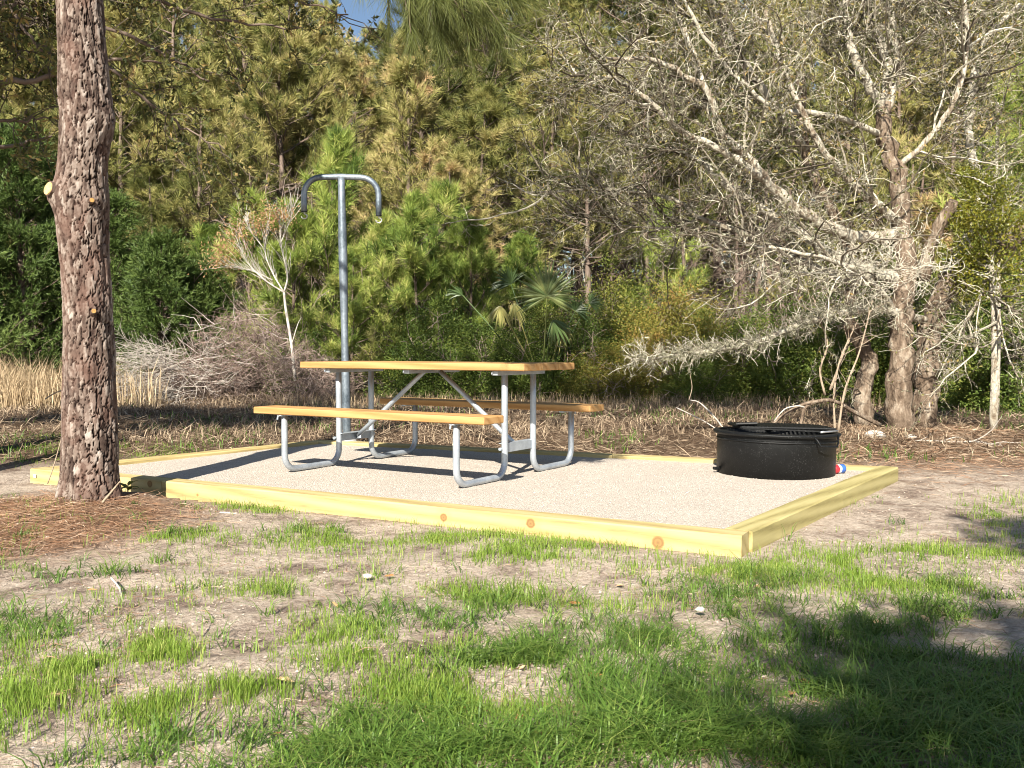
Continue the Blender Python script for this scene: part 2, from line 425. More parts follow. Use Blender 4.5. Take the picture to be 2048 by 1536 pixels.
M['red'] = plain('red print', (.5, .03, .04), .35); M['blue'] = plain('blue print', (.04, .12, .42), .35)
M['white'] = plain('white print', (.78, .80, .82), .4); M['alu'] = plain('aluminium', (.6, .6, .6), .3, .9)
M['tag'] = plain('pale blue white tag', (.62, .78, .85), .4)
M['rock'] = plain('pale rock', (.50, .46, .40), .9, ns=30, nv=.4, bd=.01)
M['concrete'] = plain('concrete', (.42, .40, .37), .9, ns=30, nv=.3, bd=.01)
M['clod'] = foliage('sand clods', [(0, (.16, .12, .095)), (.5, (.36, .29, .235)), (1, (.50, .42, .35))], 0, rough=.95, spec=.1)
M['pebble'] = foliage('pale gravel chips', [(0, (.30, .25, .205)), (.35, (.48, .42, .36)), (1, (.62, .565, .495))], 0, rough=.9, spec=.2)
M['cone'] = plain('pine cone scales', (.12, .07, .045), .8, ns=60, nv=.5)

# ------------------------------------------------------------------ ground
TOPZ = .024                                        # top of the timbers above the gravel
cA, cB, cC, cD = on(1483, 1072, TOPZ), on(1797, 934, TOPZ), on(640, 879, TOPZ), on(60, 937, TOPZ)
QUAD = np.array([cA[:2], cB[:2], cC[:2], cD[:2]])
TREE = np.array([-2.44, 5.40])
def inset(x, y):
    """signed distance inside the pad (positive inside)"""
    d = np.full(np.shape(x), 1e9)
    for k in range(4):
        a, b = QUAD[k], QUAD[(k + 1) % 4]; e = b - a; n = np.array([-e[1], e[0]]) / np.hypot(*e)
        d = np.minimum(d, (x - a[0]) * n[0] + (y - a[1]) * n[1])
    return d
def gz(x, y):
    x = np.asarray(x, float); y = np.asarray(y, float)
    z = -.074 + .062 * sstep(7.0, 9.4, y) + .03 * sstep(9, 22, y)
    r = np.hypot(x - TREE[0], (y - TREE[1]))
    z = z + .075 * np.exp(-(r / .5) ** 2)
    near = 1 - sstep(5, 9, y)
    rut = fbm(x + 3, y * 1.7, 1.3, 5, 3) - .45
    z = z + near * (rut * .075) + (fbm(x, y, 7, 9, 3) - .45) * (.012 + .012 * near) + (fbm(x, y, 22, 2, 2) - .37) * .014 * near
    z = z + (fbm(x, y, .35, 11, 2) - .4) * .12 * sstep(10, 20, y)
    i = inset(x, y)
    k = sstep(-.22, -.04, i)
    flat = -.074 + .064 * sstep(7.0, 9.2, y)
    z = z * (1 - k) + flat * k
    return np.where(i > -.05, np.minimum(z, -.074 + .05 * sstep(7.5, 9, y)), z) - np.where(i > .03, .08, 0) * 1.0

def ground_mat():
    m, nt, b, out = newmat('sandy ground')
    v = tc(nt, 'Object')
    sp = nt.nodes.new('ShaderNodeSeparateXYZ'); nt.links.new(v, sp.inputs[0]); X, Y = sp.outputs[0], sp.outputs[1]
    n1 = noise(nt, v, 1.3, 5, .6); n2 = noise(nt, v, 14, 5, .65); n3 = noise(nt, v, 110, 4, .7); n4 = noise(nt, v, 4.5, 4, .6)
    sand = ramp(nt, n2, [(.3, (.29, .225, .17)), (.48, (.44, .355, .28)), (.7, (.58, .485, .39))])
    n5 = noise(nt, v, 45, 5, .75)
    sand = mixc(nt, .6, sand, ramp(nt, n5, [(.33, (.12, .085, .065)), (.41, (.40, .32, .25)), (.53, (.57, .475, .385)), (.66, (.72, .62, .52))]))
    damp = ramp(nt, n2, [(.3, (.17, .13, .098)), (.7, (.35, .28, .215))])
    damp = mixc(nt, .6, damp, ramp(nt, n5, [(.36, (.05, .035, .03)), (.5, (.25, .18, .145)), (.66, (.45, .35, .28))]))
    c = mixc(nt, ramp(nt, n4, [(.47, (0, 0, 0)), (.66, (1, 1, 1))]), sand, damp)
    # humus and needle litter behind the pad and around the pine
    hum = ramp(nt, n2, [(.3, (.05, .032, .022)), (.55, (.14, .09, .06)), (.75, (.27, .185, .125))])
    hum = mixc(nt, .4, hum, ramp(nt, n3, [(.36, (.03, .02, .014)), (.64, (.32, .21, .13))]))
    far = nt.nodes.new('ShaderNodeMapRange'); far.inputs[1].default_value = 7.3; far.inputs[2].default_value = 8.6; nt.links.new(mth(nt, 'ADD', Y, mth(nt, 'MULTIPLY', n1, 1.2)), far.inputs[0])
    c = mixc(nt, far.outputs[0], c, hum)
    dd = nt.nodes.new('ShaderNodeVectorMath'); dd.operation = 'DISTANCE'; nt.links.new(v, dd.inputs[0]); dd.inputs[1].default_value = (TREE[0] - .25, TREE[1] - .45, 0)
    tr = nt.nodes.new('ShaderNodeMapRange'); tr.inputs[1].default_value = 1.25; tr.inputs[2].default_value = .65; nt.links.new(mth(nt, 'ADD', dd.outputs['Value'], mth(nt, 'MULTIPLY', mth(nt, 'SUBTRACT', n4, .5), 1.0)), tr.inputs[0])
    c = mixc(nt, tr.outputs[0], c, ramp(nt, n5, [(.36, (.06, .035, .022)), (.5, (.26, .155, .10)), (.66, (.44, .31, .22))]))
    nt.links.new(c, b.inputs['Base Color']); b.inputs['Roughness'].default_value = .95; b.inputs['Specular IOR Level'].default_value = .1
    h = mth(nt, 'ADD', mth(nt, 'ADD', mth(nt, 'MULTIPLY', n3, .35), mth(nt, 'MULTIPLY', n5, .8)), n2)
    bump(nt, b, h, 1.0, .026); return m

def axis(parts):
    out = [np.arange(a, b, s) for a, b, s in parts] + [np.array([parts[-1][1]])]
    return np.concatenate(out)
gx = axis([(-90, -30, 10), (-30, -10, 1.5), (-10, -4, .25), (-4, 4, .034), (4, 10, .25), (10, 30, 1.5), (30, 90, 10)])
gy = axis([(-30, -2, 2.), (-2, 1.6, .3), (1.6, 5.4, .034), (5.4, 9.0, .07), (9, 20, .3), (20, 40, 1.5), (40, 160, 12)])
XX, YY = np.meshgrid(gx, gy)
ZZ = gz(XX, YY)
g = G(); nx, ny = len(gx), len(gy)
i = np.arange(ny - 1)[:, None] * nx + np.arange(nx - 1)[None]
g.add(np.stack([XX, YY, ZZ], -1), np.stack([i, i + 1, i + nx + 1, i + nx], -1).reshape(-1, 4))
ground = g.build('ground', ground_mat(), smooth=True)
tag(ground, 'sandy soil with needle litter around the gravel pad', kind='structure')

# gravel pad
def pad_mat():
    m, nt, b, out = newmat('fine pale gravel')
    v = tc(nt, 'Object')
    vo = nt.nodes.new('ShaderNodeTexVoronoi'); vo.inputs['Scale'].default_value = 150; nt.links.new(v, vo.inputs['Vector'])
    sep = nt.nodes.new('ShaderNodeSeparateColor'); nt.links.new(vo.outputs['Color'], sep.inputs[0])
    n1 = noise(nt, v, 2.2, 4, .6)
    c = ramp(nt, sep.outputs[0], [(0, (.34, .29, .24)), (.25, (.45, .395, .335)), (.7, (.53, .475, .41)), (1, (.62, .565, .50))])
    c = mixc(nt, mth(nt, 'MULTIPLY', mth(nt, 'SUBTRACT', n1, .4, clamp=True), .9), c, (.40, .34, .285))
    nt.links.new(c, b.inputs['Base Color']); b.inputs['Roughness'].default_value = .9; b.inputs['Specular IOR Level'].default_value = .2
    bump(nt, b, mth(nt, 'SUBTRACT', 1, vo.outputs['Distance']), 1.0, .005); return m
ctr = QUAD.mean(0)
g = G(); n = 90
uu, vv = np.meshgrid(np.linspace(0.002, .998, n), np.linspace(0.002, .998, n))
Qs = [ctr + (q - ctr) * (1 - .06 / np.linalg.norm(q - ctr)) for q in QUAD]
PX = ((1 - uu) * (1 - vv))[..., None] * Qs[0] + (uu * (1 - vv))[..., None] * Qs[1] + (uu * vv)[..., None] * Qs[2] + ((1 - uu) * vv)[..., None] * Qs[3]
PZ = (fbm(PX[..., 0], PX[..., 1], 4, 7, 3) - .45) * .010
i = np.arange(n - 1)[:, None] * n + np.arange(n - 1)[None]
g.add(np.concatenate([PX, PZ[..., None]], -1), np.stack([i, i + 1, i + n + 1, i + n], -1).reshape(-1, 4))
tag(g.build('gravel_pad', pad_mat(), smooth=True), 'pale gravel pad under the picnic table', kind='structure')

def chips(g, P, s, rng, t=None, flat=.6, low=4):
    """small irregular stones: squashed octahedra"""
    N = len(P); o = np.array([[1, 0, 0], [0, 1, 0], [-1, 0, 0], [0, -1, 0], [0, 0, 1], [0, 0, -1.]])
    a = rng.uniform(0, 6.28, N); sc3 = s[:, None, None] * rng.uniform(.6, 1.2, (N, 6, 1)) * o
    x = sc3[..., 0] * np.cos(a)[:, None] - sc3[..., 1] * np.sin(a)[:, None]; y = sc3[..., 0] * np.sin(a)[:, None] + sc3[..., 1] * np.cos(a)[:, None]
    V = np.stack([x, y, sc3[..., 2] * flat], -1) + P[:, None] + rng.normal(0, .12, (N, 6, 3)) * s[:, None, None]
    f = np.array([[0, 1, 4], [1, 2, 4], [2, 3, 4], [3, 0, 4]])   # the underside lies in the ground
    g.add(V, (np.arange(N)[:, None, None] * 6 + f).reshape(-1, 3), np.repeat(rng.random(N) if t is None else t, 6))
rng = R(3)
N = 30000
a, b2 = rng.random(N), rng.random(N) ** 1.0
Pc = ((1 - a) * (1 - b2))[:, None] * Qs[0] + (a * (1 - b2))[:, None] * Qs[1] + (a * b2)[:, None] * Qs[2] + ((1 - a) * b2)[:, None] * Qs[3]
g = G(); chips(g, np.column_stack([Pc, (fbm(Pc[:, 0], Pc[:, 1], 4, 7, 3) - .45) * .010 + .001]), rng.uniform(.0015, .0042, N), rng)
tag(g.build('gravel', M['pebble']), 'loose pale gravel chips covering the pad', kind='stuff')

# ------------------------------------------------------------------ timber border
border = empty('timber_border', (0, 0, 0))
tag(border, 'yellow treated timber frame edging the gravel pad', 'timber border')
def timber(P, Q, knots, cols, name, w=.135, h=.15, ext=(0, 0), label=None):
    """timber whose OUTER top edge runs P->Q (inside of the pad to the left of P->Q)"""
    d = Q - P; Ln = np.linalg.norm(d[:2]); e = d[:2] / Ln; nrm = np.array([-e[1], e[0]])
    L = Ln - ext[0] - ext[1]
    mid = P[:2] + e * (ext[0] + L / 2) + nrm * w / 2
    g = G(); rg = R(int(Ln * 100))
    ns = 40; xs = np.linspace(-L / 2, L / 2, ns); b = .007
    prof = np.array([[-w / 2 + b, 0], [-w / 2, -b], [-w / 2, -h], [w / 2, -h], [w / 2, -b], [w / 2 - b, 0]])
    wob = np.cumsum(rg.normal(0, .0006, (ns, 2)), 0); wob -= np.linspace(0, 1, ns)[:, None] * wob[-1]
    V = np.array([[x, p[0] + wob[k, 0] + rg.normal(0, .0006), p[1] + wob[k, 1] * .6 + rg.normal(0, .0005)] for k, x in enumerate(xs) for p in prof])
    k = np.arange(ns - 1)[:, None] * 6; j = np.arange(6)[None]; j2 = (j + 1) % 6
    g.add(V, np.stack([k + j, k + 6 + j, k + 6 + j2, k + j2], -1).reshape(-1, 4))
    n0 = (ns - 1) * 6
    g.f.append(np.array([[0, 1, 2], [0, 2, 3], [0, 3, 4], [0, 4, 5]])); g.f.append(np.array([[n0, n0 + 2, n0 + 1], [n0, n0 + 3, n0 + 2], [n0, n0 + 4, n0 + 3], [n0, n0 + 5, n0 + 4]]))
    kn = []
    R2 = np.array([[e[0], e[1]], [nrm[0], nrm[1]]])
    for (u, v, r) in knots:                        # a knot on the outer face, met along the line of sight
        ray = at(u, v, 1.) - np.array([0, 0, CAMH])
        t = np.dot(P[:2], nrm) / np.dot(ray[:2], nrm); W = np.array([0, 0, CAMH]) + ray * t
        l = R2 @ (W[:2] - mid); kn.append((l[0], -w / 2, W[2] - TOPZ, r))
    o = g.build(name, lumber('treated timber', *cols, knots=kn), border)
    o.location = (mid[0], mid[1], TOPZ); o.rotation_euler = (0, 0, math.atan2(e[1], e[0]))
    if label: o['label'] = label
    return o
# front side D -> A in two lengths, right side A -> B, back B -> C, left C -> D
jt = cD + (cA - cD) * .262
timber(cD, jt, [(300, 968, .02)], TIM, 'timber', ext=(0, .002))
timber(jt, cA, [(887, 1035, .019), (1061, 1047, .022), (1316, 1085, .026), (395, 990, .008)], TIM, 'timber', ext=(.002, 0), label='long front timber with round knots')
timber(cA, cB, [(1610, 1062, .012)], TIG, 'timber', ext=(.137, 0), label='greenish timber on the right side of the pad')
mid = cB + (cC - cB) * .42
timber(cB, mid, [], TIM, 'timber', ext=(.137, .002)); timber(mid, cC, [], TIM, 'timber', ext=(.002, 0))
timber(cC, cD, [], TIM, 'timber', ext=(.137, .137))
# pale tag nailed to the left end
tg = G(); tp = at(72, 951, cD[1] * .998) ; box(tg, tp + np.array([0.0, -.02, 0]), (.03, .002, .022), rotz(-.49), bev=.0008)
o = tg.build('end_tag', M['tag'], border)

# ------------------------------------------------------------------ picnic table
TX, TY, YAW = -.5652, 6.6726, -.5615
table = empty('picnic_table', (TX, TY, 0), YAW)
tag(table, 'picnic table with yellow lumber top and benches on bent galvanised tube legs', 'picnic table')
LT, TH = 1.932, .046
def plank(name, L, y0, y1, ztop, seed, lab=None):
    g = G(); box(g, (0, 0, -TH / 2), (L, y1 - y0 - .006, TH), bev=.005)
    o = g.build(name, M['table_wood'], table); o.location = (0, (y0 + y1) / 2, ztop); o['tint_seed'] = seed
    if lab: o['label'] = lab
    return o
WT = .337
for k in range(3):
    plank('tabletop_plank', LT, -WT + k * 2 * WT / 3, -WT + (k + 1) * 2 * WT / 3, .76, k)
plank('seat_plank', LT, -.787, -.561, .452, 5, 'bench seat plank nearest the camera')
plank('seat_plank', LT, .561, .787, .452, 6, 'bench seat plank on the far side')
RT = .0215
AX, BY, CY = .725, .181, .725
for sx in (-1, 1):
    for sy in (-1, 1):
        rb = .10; pts = [(BY, .70), (BY, .5), (BY, .30), (BY, .17)]
        for q in np.linspace(0, np.pi / 2, 7): pts.append((BY + rb - rb * np.cos(q), RT + rb - rb * np.sin(q)))
        pts += [(BY + rb + .12, RT)]
        for q in np.linspace(0, np.pi / 2, 7): pts.append((CY - rb + rb * np.sin(q), RT + rb - rb * np.cos(q)))
        pts += [(CY, .22), (CY, .395)]
        g = G(); tube(g, [(sx * AX, sy * a, z) for a, z in pts], RT, 14)
        g.build('leg', M['galv'], table, True)
    # top bearer, seat bearers, cross beam
    g = G(); box(g, (sx * AX, 0, .76 - TH - .016), (.045, WT * 2 - .07, .03), bev=.002)
    for e in (-1, 1): tube(g, [(sx * AX - .012, e * (WT - .05), .72), (sx * AX - .012, e * (WT - .028), .708), (sx * AX - .012, e * (WT - .02), .69)], .004, 6)
    g.build('top_bearer', M['galv'], table)
    for sy in (-1, 1):
        g = G(); box(g, (sx * AX, sy * .674, .452 - TH - .006), (.04, .20, .011), bev=.002)
        tube(g, [(sx * AX, sy * .76, .404), (sx * AX, sy * .785, .392), (sx * AX, sy * .79, .372)], .006, 6)
        g.build('seat_bearer', M['galv'], table)
    g = G(); box(g, (sx * AX, 0, .205), (.006, BY * 2 + .03, .062), bev=.0015); box(g, (sx * AX - sx * .02, 0, .233), (.04, BY * 2 + .02, .005), bev=.001)
    tube(g, [(sx * AX - .01, -BY - .03, .2), (sx * AX - .01, -BY - .045, .2)], .011, 8); tube(g, [(sx * AX - .01, BY + .03, .2), (sx * AX - .01, BY + .045, .2)], .011, 8)
    g.build('cross_beam', M['galv'], table)
    g = G(); P0 = np.array([sx * (AX - .03), 0, .21]); P1 = np.array([sx * .07, 0, .695])
    tube(g, np.linspace(P0, P1, 5), .0165, 12)
    dd = norm(P1 - P0); box(g, P0 + dd * .0, (.05, .008, .05), None, bev=.002)
    g.build('brace', M['galv'], table, True)
    g = G(); tube(g, [P0 + (0, -.012, 0), P0 + (0, .012, 0)], .010, 8); g.build('bolt', M['bolt'], table)
g = G(); box(g, (0, 0, .76 - TH - .014), (.05, WT * 2 - .08, .028), bev=.002)
for e in (-1, 1): tube(g, [(-.01, e * (WT - .05), .72), (-.01, e * (WT - .025), .71), (-.01, e * (WT - .02), .692)], .004, 6)
g.build('centre_bearer', M['galv'], table)

# ------------------------------------------------------------------ lantern post
pp = on(694, 886, 0.0)
post = empty('lantern_post', (pp[0], pp[1], 0), 0.06)
tag(post, 'tall galvanised lantern post with two curved arms and hanging hooks', 'lantern post')
PXM = F / pp[1]; HT = (886 - 357) / PXM
g = G(); rng = R(8)
zs = np.linspace(-.05, HT, 30); wb = .006 * np.sin(zs * 3.1) + .005 * np.sin(zs * 7.3 + 1)
lean = -np.linspace(.02, .055, 30)
tube(g, np.stack([lean + .02, 0 * zs, zs], -1), .036 + 0.004 * np.sin(zs * 4.7), 20)
g.build('pole', M['galv_post'], post, True)
x0 = lean[-1] + .02
g = G(); hw = .332; rb = .16; dr = .315
pts = [(-hw, -dr), (-hw, -dr * .75)]
for q in np.linspace(0, np.pi / 2, 9): pts.append((-hw + rb - rb * np.cos(q), -rb + rb * np.sin(q)))
pts += [(0, .006)]
for q in np.linspace(0, np.pi / 2, 9): pts.append((hw - rb + rb * np.sin(q), -rb + rb * np.cos(q)))
pts += [(hw, -dr * .75), (hw, -dr - .03)]
tube(g, [(x0 + a, 0, HT + b) for a, b in pts], .0265, 16); g.build('curved_arm', M['galv_post'], post, True)
for sx, zz in ((-1, -dr), (1, -dr - .03)):
    g = G(); c = np.array([x0 + sx * hw, 0, HT + zz - .036])
    tube(g, [c + (0, 0, .05), c + (0, 0, .03)] + [c + (.026 * math.sin(a), 0.0, .022 * math.cos(a)) for a in np.linspace(0, 4.6, 14)], .0055, 8)
    g.build('hook', M['bolt'], post, True)
    g = G(); lathe(g, [(0, .004), (.028, .004), (.028, -.003), (0, -.003)], 16, c + (0, 0, .04)); g.build('end_cap', M['black'], post)
g = G(); lathe(g, [(0, .055), (.05, .055), (.075, .04), (.10, .0), (.11, -.05)], 20); g.build('footing', M['concrete'], post, True)

# ------------------------------------------------------------------ fire ring
fc = on(1550, 944, 0.0)
ring = empty('fire_ring', (fc[0], fc[1], 0), 0)
ring.rotation_euler = (math.radians(-.6), math.radians(1.2), 0)
tag(ring, 'round black steel fire ring with a swivel grate near the right pad edge', 'fire ring')
RR, RH = .398, .285
g = G(); lathe(g, [(RR, -.02), (RR, RH - .04), (RR, RH - .03), (RR, RH), (RR - .006, RH), (RR - .006, -.02)], 96, closed=True)
g.build('ring_wall', M['black'], ring, True)
g = G(); lathe(g, [(RR + .002, RH - .026), (RR + .022, RH - .020), (RR + .03, RH - .006), (RR + .026, RH + .001), (RR - .01, RH + .006), (RR - .012, RH - .002), (RR + .002, RH - .012)], 96, closed=True)
lathe(g, [(RR + .0015, RH - .060), (RR + .006, RH - .055), (RR + .006, RH - .050), (RR + .0015, RH - .045)], 96, closed=True)
g.build('rim', M['black'], ring, True)
gr = R(5); g = G(); zt = RH + .028
# frame of the cooking grate: covers the rear right of the ring
fx0, fx1, fy0, fy1 = -.27, .37, -.12, .28
G4 = [(fx0, fy0), (fx1, fy0), (fx1, fy1 - .1), (fx1 - .12, fy1), (fx0, fy1), (fx0, fy0)]
tube(g, [(a, b, zt) for a, b in G4], .009, 6)
g.build('grate_frame', M['black'], ring)
for k in range(24):
    xx = fx0 + .02 + k * (fx1 - fx0 - .04) / 23
    g = G(); y1 = fy1 if xx < fx1 - .12 else fy1 - (xx - fx1 + .12) * .83
    tube(g, [(xx, fy0, zt + .006), (xx, y1 + .008, zt + .006)], .0062, 6); g.build('grate_bar', M['black'], ring)
g = G(); box(g, (-.03, -.22, zt - .004), (.50, .03, .010), rotz(-.35), bev=.002); g.build('swing_arm', M['black'], ring)
g = G(); tube(g, [(-.28, -.05, zt + .01), (-.3, -.10, zt + .022), (-.17, -.13, zt + .03), (-.15, -.06, zt + .02), (-.28, -.05, zt + .01)], .010, 8)
box(g, (-.225, -.09, zt + .020), (.13, .055, .012), rotz(-.2), bev=.004); g.build('grate_handle', M['black'], ring)
for (a, b, hh) in ((.36, .09, .05), (.05, .36, .045)):
    g = G(); box(g, (a, b, RH + .012), (.05, .04, hh), rotz(.5), bev=.006); g.build('hinge_lug', M['black'], ring)
g = G(); tube(g, [(.13, -.383, RH + .0), (.155, -.41, RH - .03), (.17, -.425, RH - .062), (.22, -.405, RH - .07), (.30, -.36, RH - .07), (.325, -.31, RH - .045), (.33, -.28, RH)], .0065, 8); g.build('wire_handle', M['black'], ring, True)
g = G(); tube(g, [(.19, -.355, RH + .022), (.34, -.25, RH + .026)], .007, 8); g.build('grate_rod', M['bolt'], ring, True)
# hold-down anchor at the ring's left foot
g = G(); box(g, (-RR - .018, -.04, .022), (.045, .03, .02), rotz(.3), bev=.004); g.build('anchor_tab', M['black'], ring)

# crushed can beside the ring
cc = on(1676, 947, 0.0)
can = empty('drink_can', (cc[0], cc[1], .031), .5); tag(can, 'small red, white and blue can lying beside the fire ring', 'can')
def canpart(nm, x0, x1, mat, seed):
    g = G(); n = 5; rg = R(seed)
    tube(g, [(x, 0, 0) for x in np.linspace(x0, x1, n)], [.031] * n, 16, rough=.05, rs=seed, cap=True); g.build(nm, mat, can, True)
canpart('red_band', -.052, -.012, M['red'], 1); canpart('white_band', -.012, .008, M['white'], 2); canpart('blue_band', .008, .046, M['blue'], 3)
g = G(); tube(g, [(.046, 0, 0), (.052, 0, 0)], [.028, .024], 16); g.build('can_end', M['alu'], can)

# ------------------------------------------------------------------ the big pine in front
def front_pine():
    root = empty('pine_tree', (TREE[0], TREE[1], gz(TREE[0], TREE[1]) * 0 - .05))
    tag(root, 'mature pine with plated reddish grey bark standing before the left end of the pad', 'pine tree')
    PM = F / TREE[1]
    # centre line and width read from the photograph
    rows = [(1010, 182, 118), (985, 182, 112), (955, 181, 107), (900, 180, 104), (800, 179, 98), (700, 178, 92), (600, 176, 88), (500, 168, 90), (420, 165, 97), (385, 164, 96), (330, 165, 88), (240, 171, 90), (200, 170, 94), (100, 164, 84), (0, 160, 80), (-120, 157, 76)]
    zc = np.array([at(u, v, TREE[1])[2] for v, u, w in rows]); xc = np.array([at(u, v, TREE[1])[0] for v, u, w in rows]) - TREE[0]
    rc = np.array([w / PM / 2 for v, u, w in rows])
    o = np.argsort(zc); zc, xc, rc = zc[o], xc[o], rc[o]
    nth, nz = 184, 520
    z = np.linspace(-.06, 3.15, nz); th = np.linspace(0, 2 * np.pi, nth, endpoint=False)
    r = np.interp(z, zc, rc) ; cx = np.interp(z, zc, xc)
    k = np.ones(25) / 25; r = np.convolve(np.pad(r, 12, 'edge'), k, 'valid'); cx = np.convolve(np.pad(cx, 12, 'edge'), k, 'valid')
    TH_, Z_ = np.meshgrid(th, z)
    def cells(ncol, rh, seed, warp):
        u = TH_ / (2 * np.pi) * ncol; w = Z_ / rh
        cosn, sinn = np.cos(TH_) * 3, np.sin(TH_) * 3
        u = u + (fbm(cosn + Z_ * 3, sinn + Z_ * 5, 2.2, seed, 3) - .45) * warp; w = w + (fbm(cosn - Z_ * 4, sinn + Z_ * 3, 2.5, seed + 9, 3) - .45) * warp * 1.6
        iu, iw = np.floor(u), np.floor(w); F1 = np.full(u.shape, 9.); F2 = F1.copy(); ID = np.zeros(u.shape)
        for du in (-1, 0, 1):
            for dw in (-1, 0, 1):
                cu, cw = iu + du, iw + dw; cm = np.mod(cu, ncol)
                pu = cu + .12 + .76 * hsh(cm, cw, seed); pw = cw + .12 + .76 * hsh(cm, cw, seed + 1)
                d = np.maximum(np.abs(u - pu) * 1.15, np.abs(w - pw)) * .6 + np.hypot(u - pu, w - pw) * .4
                idv = hsh(cm, cw, seed + 2)
                nw = d < F1; F2 = np.where(nw, F1, np.minimum(F2, d)); ID = np.where(nw, idv, ID); F1 = np.where(nw, d, F1)
        return F1, F2, ID
    F1, F2, ID = cells(22, .112, 3, 1.15); f1, f2, id2 = cells(46, .050, 31, 1.1)
    crack = sstep(.01, .13, F2 - F1); crack2 = sstep(.0, .12, f2 - f1)
    h = crack * (.015 + .005 * ID) + crack2 * (.0005 + .003 * id2) * (crack * .7 + .3)
    knob = 0 * h
    for (ku, kv, s, amp) in ((118, 395, .07, .035), (205, 405, .06, .02), (215, 245, .10, .03), (205, 625, .05, .018), (140, 400, .1, .012)):
        kz = at(ku, kv, TREE[1])[2]; kx = at(ku, kv, TREE[1])[0] - TREE[0] - np.interp(kz, zc, xc); ra = np.interp(kz, zc, rc)
        ka = -math.acos(max(-1, min(1, kx / ra)))
        dth = np.angle(np.exp(1j * (TH_ - ka))) * ra
        knob = knob + amp * np.exp(-(dth ** 2 + (Z_ - kz) ** 2) / s ** 2)
    rr = r[:, None] - .015 + h + knob + (fbm(np.cos(TH_) * 2 + Z_ * 1.5, np.sin(TH_) * 2 - Z_, 1.6, 4, 3) - .45) * .022
    flare = sstep(.16, -.05, z)[:, None] * (.5 + .5 * np.cos(TH_ * 5 + 1)) * .022; rr = rr + flare
    X = cx[:, None] + rr * np.cos(TH_); Y = rr * np.sin(TH_)
    tint = np.clip(crack * (.20 + .36 * ID) + crack2 * (.05 + .42 * id2 ** 1.5) * (.25 + .75 * crack), 0, 1)
    g = G(); kk = np.arange(nz - 1)[:, None] * nth; j = np.arange(nth)[None]; j2 = (j + 1) % nth
    g.add(np.stack([X, Y, Z_ + .05], -1), np.stack([kk + j, kk + j2, kk + nth + j2, kk + nth + j], -1).reshape(-1, 4), tint.ravel())
    # plainer upper stem, out of the picture
    zt = np.linspace(3.1, 11.5, 16); tube(g, np.stack([np.interp(3.1, zc, xc) + .02 * np.sin(zt), 0 * zt, zt + .05], -1), np.linspace(.108, .03, 16), 14, .5)
    g.build('trunk', M['front_bark'], root, True)
    # cut branch stubs
    for (u, v, r, dirx, mat, ln) in ((122, 386, .038, (-.55, -.8, .2), 'cutwood', .04), (203, 409, .013, (.55, -.83, .1), 'resin', .03), (207, 625, .013, (.5, -.86, .15), 'resin', .028)):
        P = at(u, v, TREE[1]) - np.array([TREE[0], TREE[1], -.0]); P[2] += .05
        d = np.array(dirx) / np.linalg.norm(dirx); P = P + np.array([0, -.13 if u > 150 else -.10, 0])
        g = G(); tube(g, [P - d * .06, P - d * .02, P + d * ln * .6], [r * 1.25, r * 1.12, r * 1.12], 12, rough=.14, rs=int(u))
        st = g.build('branch_stub', M['front_bark'], root)
        g = G(); tube(g, [P + d * ln * .55, P + d * (ln * .62 + .004)], [r, r * .94], 14, rough=.06, rs=2); g.build('cut_face', M[mat], st)
    # living limbs: a few droop into the top of the picture
    rg = R(12); gl = G(); gn = G()
    limbs = []
    for k in range(44):                              # upper crown, above the frame
        z0 = 5.0 + k * .14; a = k * 2.4 + rg.normal(0, .3); limbs.append(((0, 0, z0), (math.cos(a), math.sin(a), .12), 2.7 - .035 * k + rg.normal(0, .2), .03))
    P0 = np.array([l[0] for l in limbs], float); D = np.array([l[1] for l in limbs]); L = np.array([l[2] for l in limbs]); r0 = np.array([l[3] for l in limbs])
    P = polyl(P0, D, L, 8, .10, .0, rg); btubes(gl, P, r0, r0 * .3, 5)
    # three long drooping limbs seen at the top edge
    W = lambda u, v, d: at(u, v, d) - np.array([TREE[0], TREE[1], -.05])
    low = [[W(165, -350, 5.4), W(350, -330, 5.0), W(600, -230, 4.5), W(760, -100, 4.2), W(880, -22, 4.1), W(985, -4, 4.1)],
           [W(165, -420, 5.4), W(450, -360, 4.9), W(650, -200, 4.5), W(770, -60, 4.35), W(850, -14, 4.3)]]
    LP = []
    for q in low:
        S = spline(q, 22); LP.append(S); tube(gl, S, np.linspace(.03, .008, 22), 7)
    LP = np.array(LP)
    c, T, tt, i = pick(LP, 26, .62, 1.0, rg); dd = off_dir(T, .7, rg); dd[:, 2] -= .2
    tw = polyl(c, dd, rg.uniform(.10, .3, len(c)), 4, .15, -.06, rg); btubes(gl, tw, np.full(len(c), .005), np.full(len(c), .003), 4)
    needles(gn, tw[:, -1], norm(tw[:, -1] - tw[:, -2]), 85, .17, .0026, .2, 1.2, rg, tvar=.22, tb=rg.random(len(tw)) * .12, sag=.75)  # low tints put the shade on these drooping boughs into the needle colour
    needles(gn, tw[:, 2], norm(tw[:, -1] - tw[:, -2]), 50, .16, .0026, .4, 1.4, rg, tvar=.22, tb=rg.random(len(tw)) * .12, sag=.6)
    c, T, tt, i = pick(P, 9, .35, 1, rg); dd = off_dir(T, .8, rg, .5)
    tw = polyl(c, dd, rg.uniform(.3, .8, len(c)), 4, .15, .03, rg); btubes(gl, tw, np.full(len(c), .010), np.full(len(c), .004), 3)
    c2, T2, _, _ = pick(tw, 6, .4, 1, rg)
    needles(gn, c2, T2, 14, .20, .016, .3, 1.3, rg)
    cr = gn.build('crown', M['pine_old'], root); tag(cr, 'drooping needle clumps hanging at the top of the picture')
    gl.build('limbs', M['bark_bg'], root, True)
    return root
front_pine()

